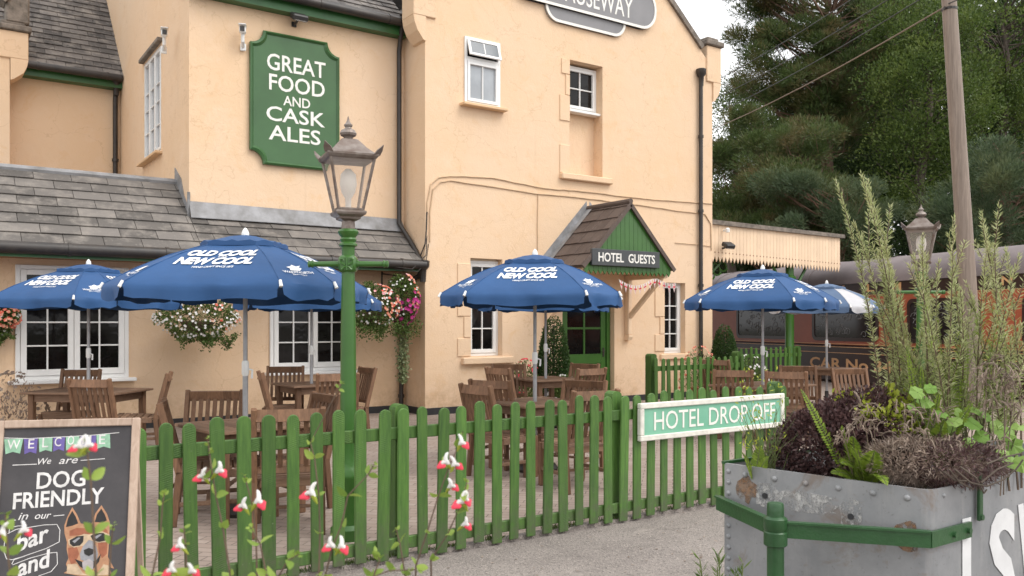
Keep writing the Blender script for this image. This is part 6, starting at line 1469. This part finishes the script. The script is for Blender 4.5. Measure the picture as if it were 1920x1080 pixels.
# ------------------------------------------------------------------ trees behind
def leaf_tree(label, px, d, H_, crowns, mat, name='broadleaf_tree', lsize=.14, per=430, bark='bark', clump=1.15, flat=.75, needles=False, group='trees behind the station', lean=(0, 0)):
    p = at(px, 605, d=d); t_ = thing(name, (p.x, p.y, 0), label, 'tree', group); base = np.array((p.x, p.y, 0)); top = base + np.array((lean[0], lean[1], H_ * .86)); tr_ = MB()
    ts = np.linspace(0, 1, 8)[:, None]; sp = base * (1 - ts) + top * ts + np.array([[math.sin(k_ * 1.3) * .18, math.cos(k_ * 1.7) * .18, 0] for k_ in range(8)]) * (ts > 0); tr_.tube([tuple(x) for x in sp], list(np.linspace(H_ * .026, .06, 8)), 9)
    P, D, L_ = [], [], []
    ctrs = []
    for (dx, z, rx, rz_, n_) in crowns:                   # dx metres to the right in the picture, z height, radii, number of clumps
        cc = base + np.array((FW[1], -FW[0], 0)) * dx + np.array((0, 0, z)); dd = rdir(n_); r = rng.uniform(.35, 1, n_) ** .5
        c_ = cc + dd * np.array((rx, rx * .8, rz_)) * r[:, None]; ctrs.append(c_)
    ctrs = np.concatenate(ctrs)
    for c_ in ctrs:
        h_ = np.clip((c_[2] - np.linalg.norm(c_[:2] - base[:2]) * .55) / (H_ * .86), .12, .97); i = h_ * 7; k_ = int(i); a = sp[k_] * (1 - (i - k_)) + sp[min(k_ + 1, 7)] * (i - k_); mid = (a + c_) / 2 + rng.normal(0, .25, 3) + np.array((0, 0, -.15)); ln = np.linalg.norm(c_ - a); tr_.tube([tuple(a), tuple(mid), tuple(c_)], [.018 + .012 * ln, .012 + .006 * ln, .012], 5)
        n_ = int(per * rng.uniform(.6, 1.3)); R_ = clump * rng.uniform(.65, 1.25); dd = rdir(n_); r = rng.uniform(0, 1, n_) ** .45; P.append(c_ + dd * np.array((R_, R_, R_ * flat)) * r[:, None]); out_ = unit(c_ - base - np.array((0, 0, H_ * .5)))
        D.append(unit(dd * .7 + rdir(n_) * .7 + np.array((0, 0, .35)) + out_ * .3)); L_.append(rng.uniform(.7, 1.3, n_) * lsize)
    tr_.build('trunk', bark, t_, True); P, D, L_ = np.concatenate(P), np.concatenate(D), np.concatenate(L_)
    leaf_mesh('crown', P, D, side_of(D), L_, L_ * (.13 if needles else .55), mat, t_, .1); return t_
LT = leaf_tree
LT('tall dark Scots pine with spreading tufts against the white sky', 1560, 40, 19.5, [(-1.5, 17.3, 3.2, .9, 22), (.6, 15.6, 3.4, .9, 22), (-2.3, 14.3, 2.6, .7, 14), (1.5, 13.6, 3.0, .9, 18), (-.5, 18.9, 2.2, .8, 12), (-3.4, 16.4, 1.2, .5, 6), (.6, 12.0, 2.8, .9, 14), (2.4, 17.4, 2.4, 1.0, 14), (-3.0, 13.0, 2.0, .8, 14), (-1.0, 12.6, 2.6, 1.0, 20), (-3.9, 17.8, 1.3, .6, 8), (-.2, 10.6, 2.6, 1.0, 18), (-3.6, 15.0, 1.4, .6, 8)], 'needle_pine', 'pine_tree', .24, 700, 'pine_bark', .85, .55, True)
LT('broad dark oak filling the middle behind the carriage', 1640, 46, 17, [(0, 11.5, 4.2, 3.4, 60), (-1.5, 7.0, 4.0, 3.0, 46), (1.5, 14.5, 3.2, 2.2, 30)], 'leaf_oak_dark', lsize=.15)
LT('bright green oak left of the telegraph pole', 1735, 36, 15.5, [(.2, 11.2, 2.7, 2.5, 44), (.0, 14.0, 2.2, 1.6, 22), (-.4, 8.0, 2.2, 1.8, 24)], 'leaf_oak', lsize=.12)
LT('tall green oak at the top right behind the telegraph pole', 1880, 40, 19, [(0, 14.5, 4.0, 3.2, 60), (0, 10.2, 3.8, 2.6, 44), (1.5, 17.5, 2.5, 1.8, 22)], 'leaf_oak', lsize=.13)
LT('bluish pine low at the right edge above the carriage roof', 1870, 29, 9.0, [(0.3, 6.2, 2.5, .9, 26), (-1.2, 5.0, 2.0, .8, 18), (1.2, 7.6, 1.8, .8, 16), (-.3, 4.0, 2.3, .8, 16)], 'needle_blue', 'pine_tree', .19, 700, 'pine_bark', .62, .7, True)
LT('low pine with reddish limbs just right of the gable', 1440, 36, 11.0, [(-.5, 8.6, 2.6, .8, 24), (.8, 7.0, 2.6, .8, 22), (-1.6, 6.0, 2.4, .8, 18), (1.0, 5.2, 2.5, .8, 18), (-.2, 10.0, 1.6, .7, 10)], 'needle_pine', 'pine_tree', .22, 650, 'pine_bark', .78, .6, True)
LT('slender pale leaved birch at the gable corner with sky showing through', 1372, 44, 13.5, [(.4, 12.4, 1.7, 2.0, 26), (-.3, 8.8, 1.9, 1.8, 26), (1.8, 11.0, 1.8, 1.8, 22)], 'leaf_oak', lsize=.12, per=260)
LT('dark bushy evergreen behind the platform canopy', 1400, 48, 10, [(0, 6.4, 3.6, 3.0, 50), (2.5, 4.5, 3.0, 2.4, 30)], 'leaf_oak_dark', lsize=.14)
LT('green blue pine between the lantern and the canopy', 1580, 31, 7.6, [(-1.2, 4.8, 2.2, .8, 20), (.6, 5.8, 1.9, .8, 18), (-.2, 3.8, 2.4, .7, 16), (-2.0, 6.4, 1.4, .6, 10)], 'needle_blue', 'pine_tree', .19, 680, 'pine_bark', .64, .6, True)
LT('dark oak beside the picture edge behind the bluish pine', 1960, 46, 16, [(0, 9.5, 4.6, 3.6, 60), (-2, 6, 4.2, 2.6, 40)], 'leaf_oak_dark', lsize=.15)
LT('dark fir filling the gap behind the tall pine', 1500, 50, 15.0, [(-1.0, 8.0, 4.2, 3.6, 64), (.5, 12.2, 2.8, 2.4, 34), (1.6, 5.0, 3.4, 2.4, 30)], 'leaf_oak_dark', lsize=.15)
LT('olive green pine with brownish needles low behind the canopy end', 1500, 33, 9.6, [(-.6, 7.2, 2.4, .8, 22), (.8, 5.8, 2.2, .8, 20), (-1.4, 4.8, 2.2, .8, 16), (0, 8.6, 1.6, .7, 12)], 'needle_pine', 'pine_tree', .20, 680, 'pine_bark', .72, .62, True)
# the wood beyond, one mass
n_ = 70000; P = np.zeros((n_, 3)); u_ = rng.uniform(-1, 1, n_); dd_ = rng.uniform(56, 66, n_); px_ = 1640 + u_ * 430; topz = 13 + 3.2 * np.sin(u_ * 5 + 1) + 1.6 * np.sin(u_ * 13); topz = np.where(px_ < 1480, np.minimum(topz, 10.0), topz + np.clip((px_ - 1480) / 110, 0, 1) * 12)
a_ = (px_ - 960) / F; P[:, 0] = (FW[0] + a_ * FW[1]) * dd_; P[:, 1] = (FW[1] - a_ * FW[0]) * dd_; P[:, 2] = rng.uniform(0, 1, n_) ** .8 * topz
D = unit(rdir(n_) + np.array((0, 0, .4))); w_o = leaf_mesh('woodland', P, D, side_of(D), rng.uniform(.35, .7, n_), .34, 'leaf_wood'); stuff(w_o)

n_ = 150; P = np.stack([rng.uniform(1.2, 6.4, n_), rng.uniform(3.2, 5.2, n_), np.full(n_, .006)], 1); D = rdir(n_); D[:, 2] = np.abs(D[:, 2]) * .15; D = unit(D); S = unit(np.cross(D, np.array((0, 0, 1.0))) + rng.normal(0, .12, (n_, 3)))
stuff(leaf_mesh('fallen_leaves', P, D, S, rng.uniform(.012, .04, n_), rng.uniform(.008, .02, n_), 'leaf_dry', None, .15))
n_ = 2600; cl_ = rng.uniform(.5, 6.6, 46); k_ = rng.integers(0, 46, n_); P = np.stack([cl_[k_] + rng.normal(0, .035, n_), 5.185 + rng.normal(0, .02, n_), np.full(n_, .02)], 1); D = unit(rdir(n_) * .6 + np.array((0, 0, 1.0)))
stuff(leaf_mesh('weeds', P, D, side_of(D), rng.uniform(.012, .055, n_), .006, 'leaf_basket'))
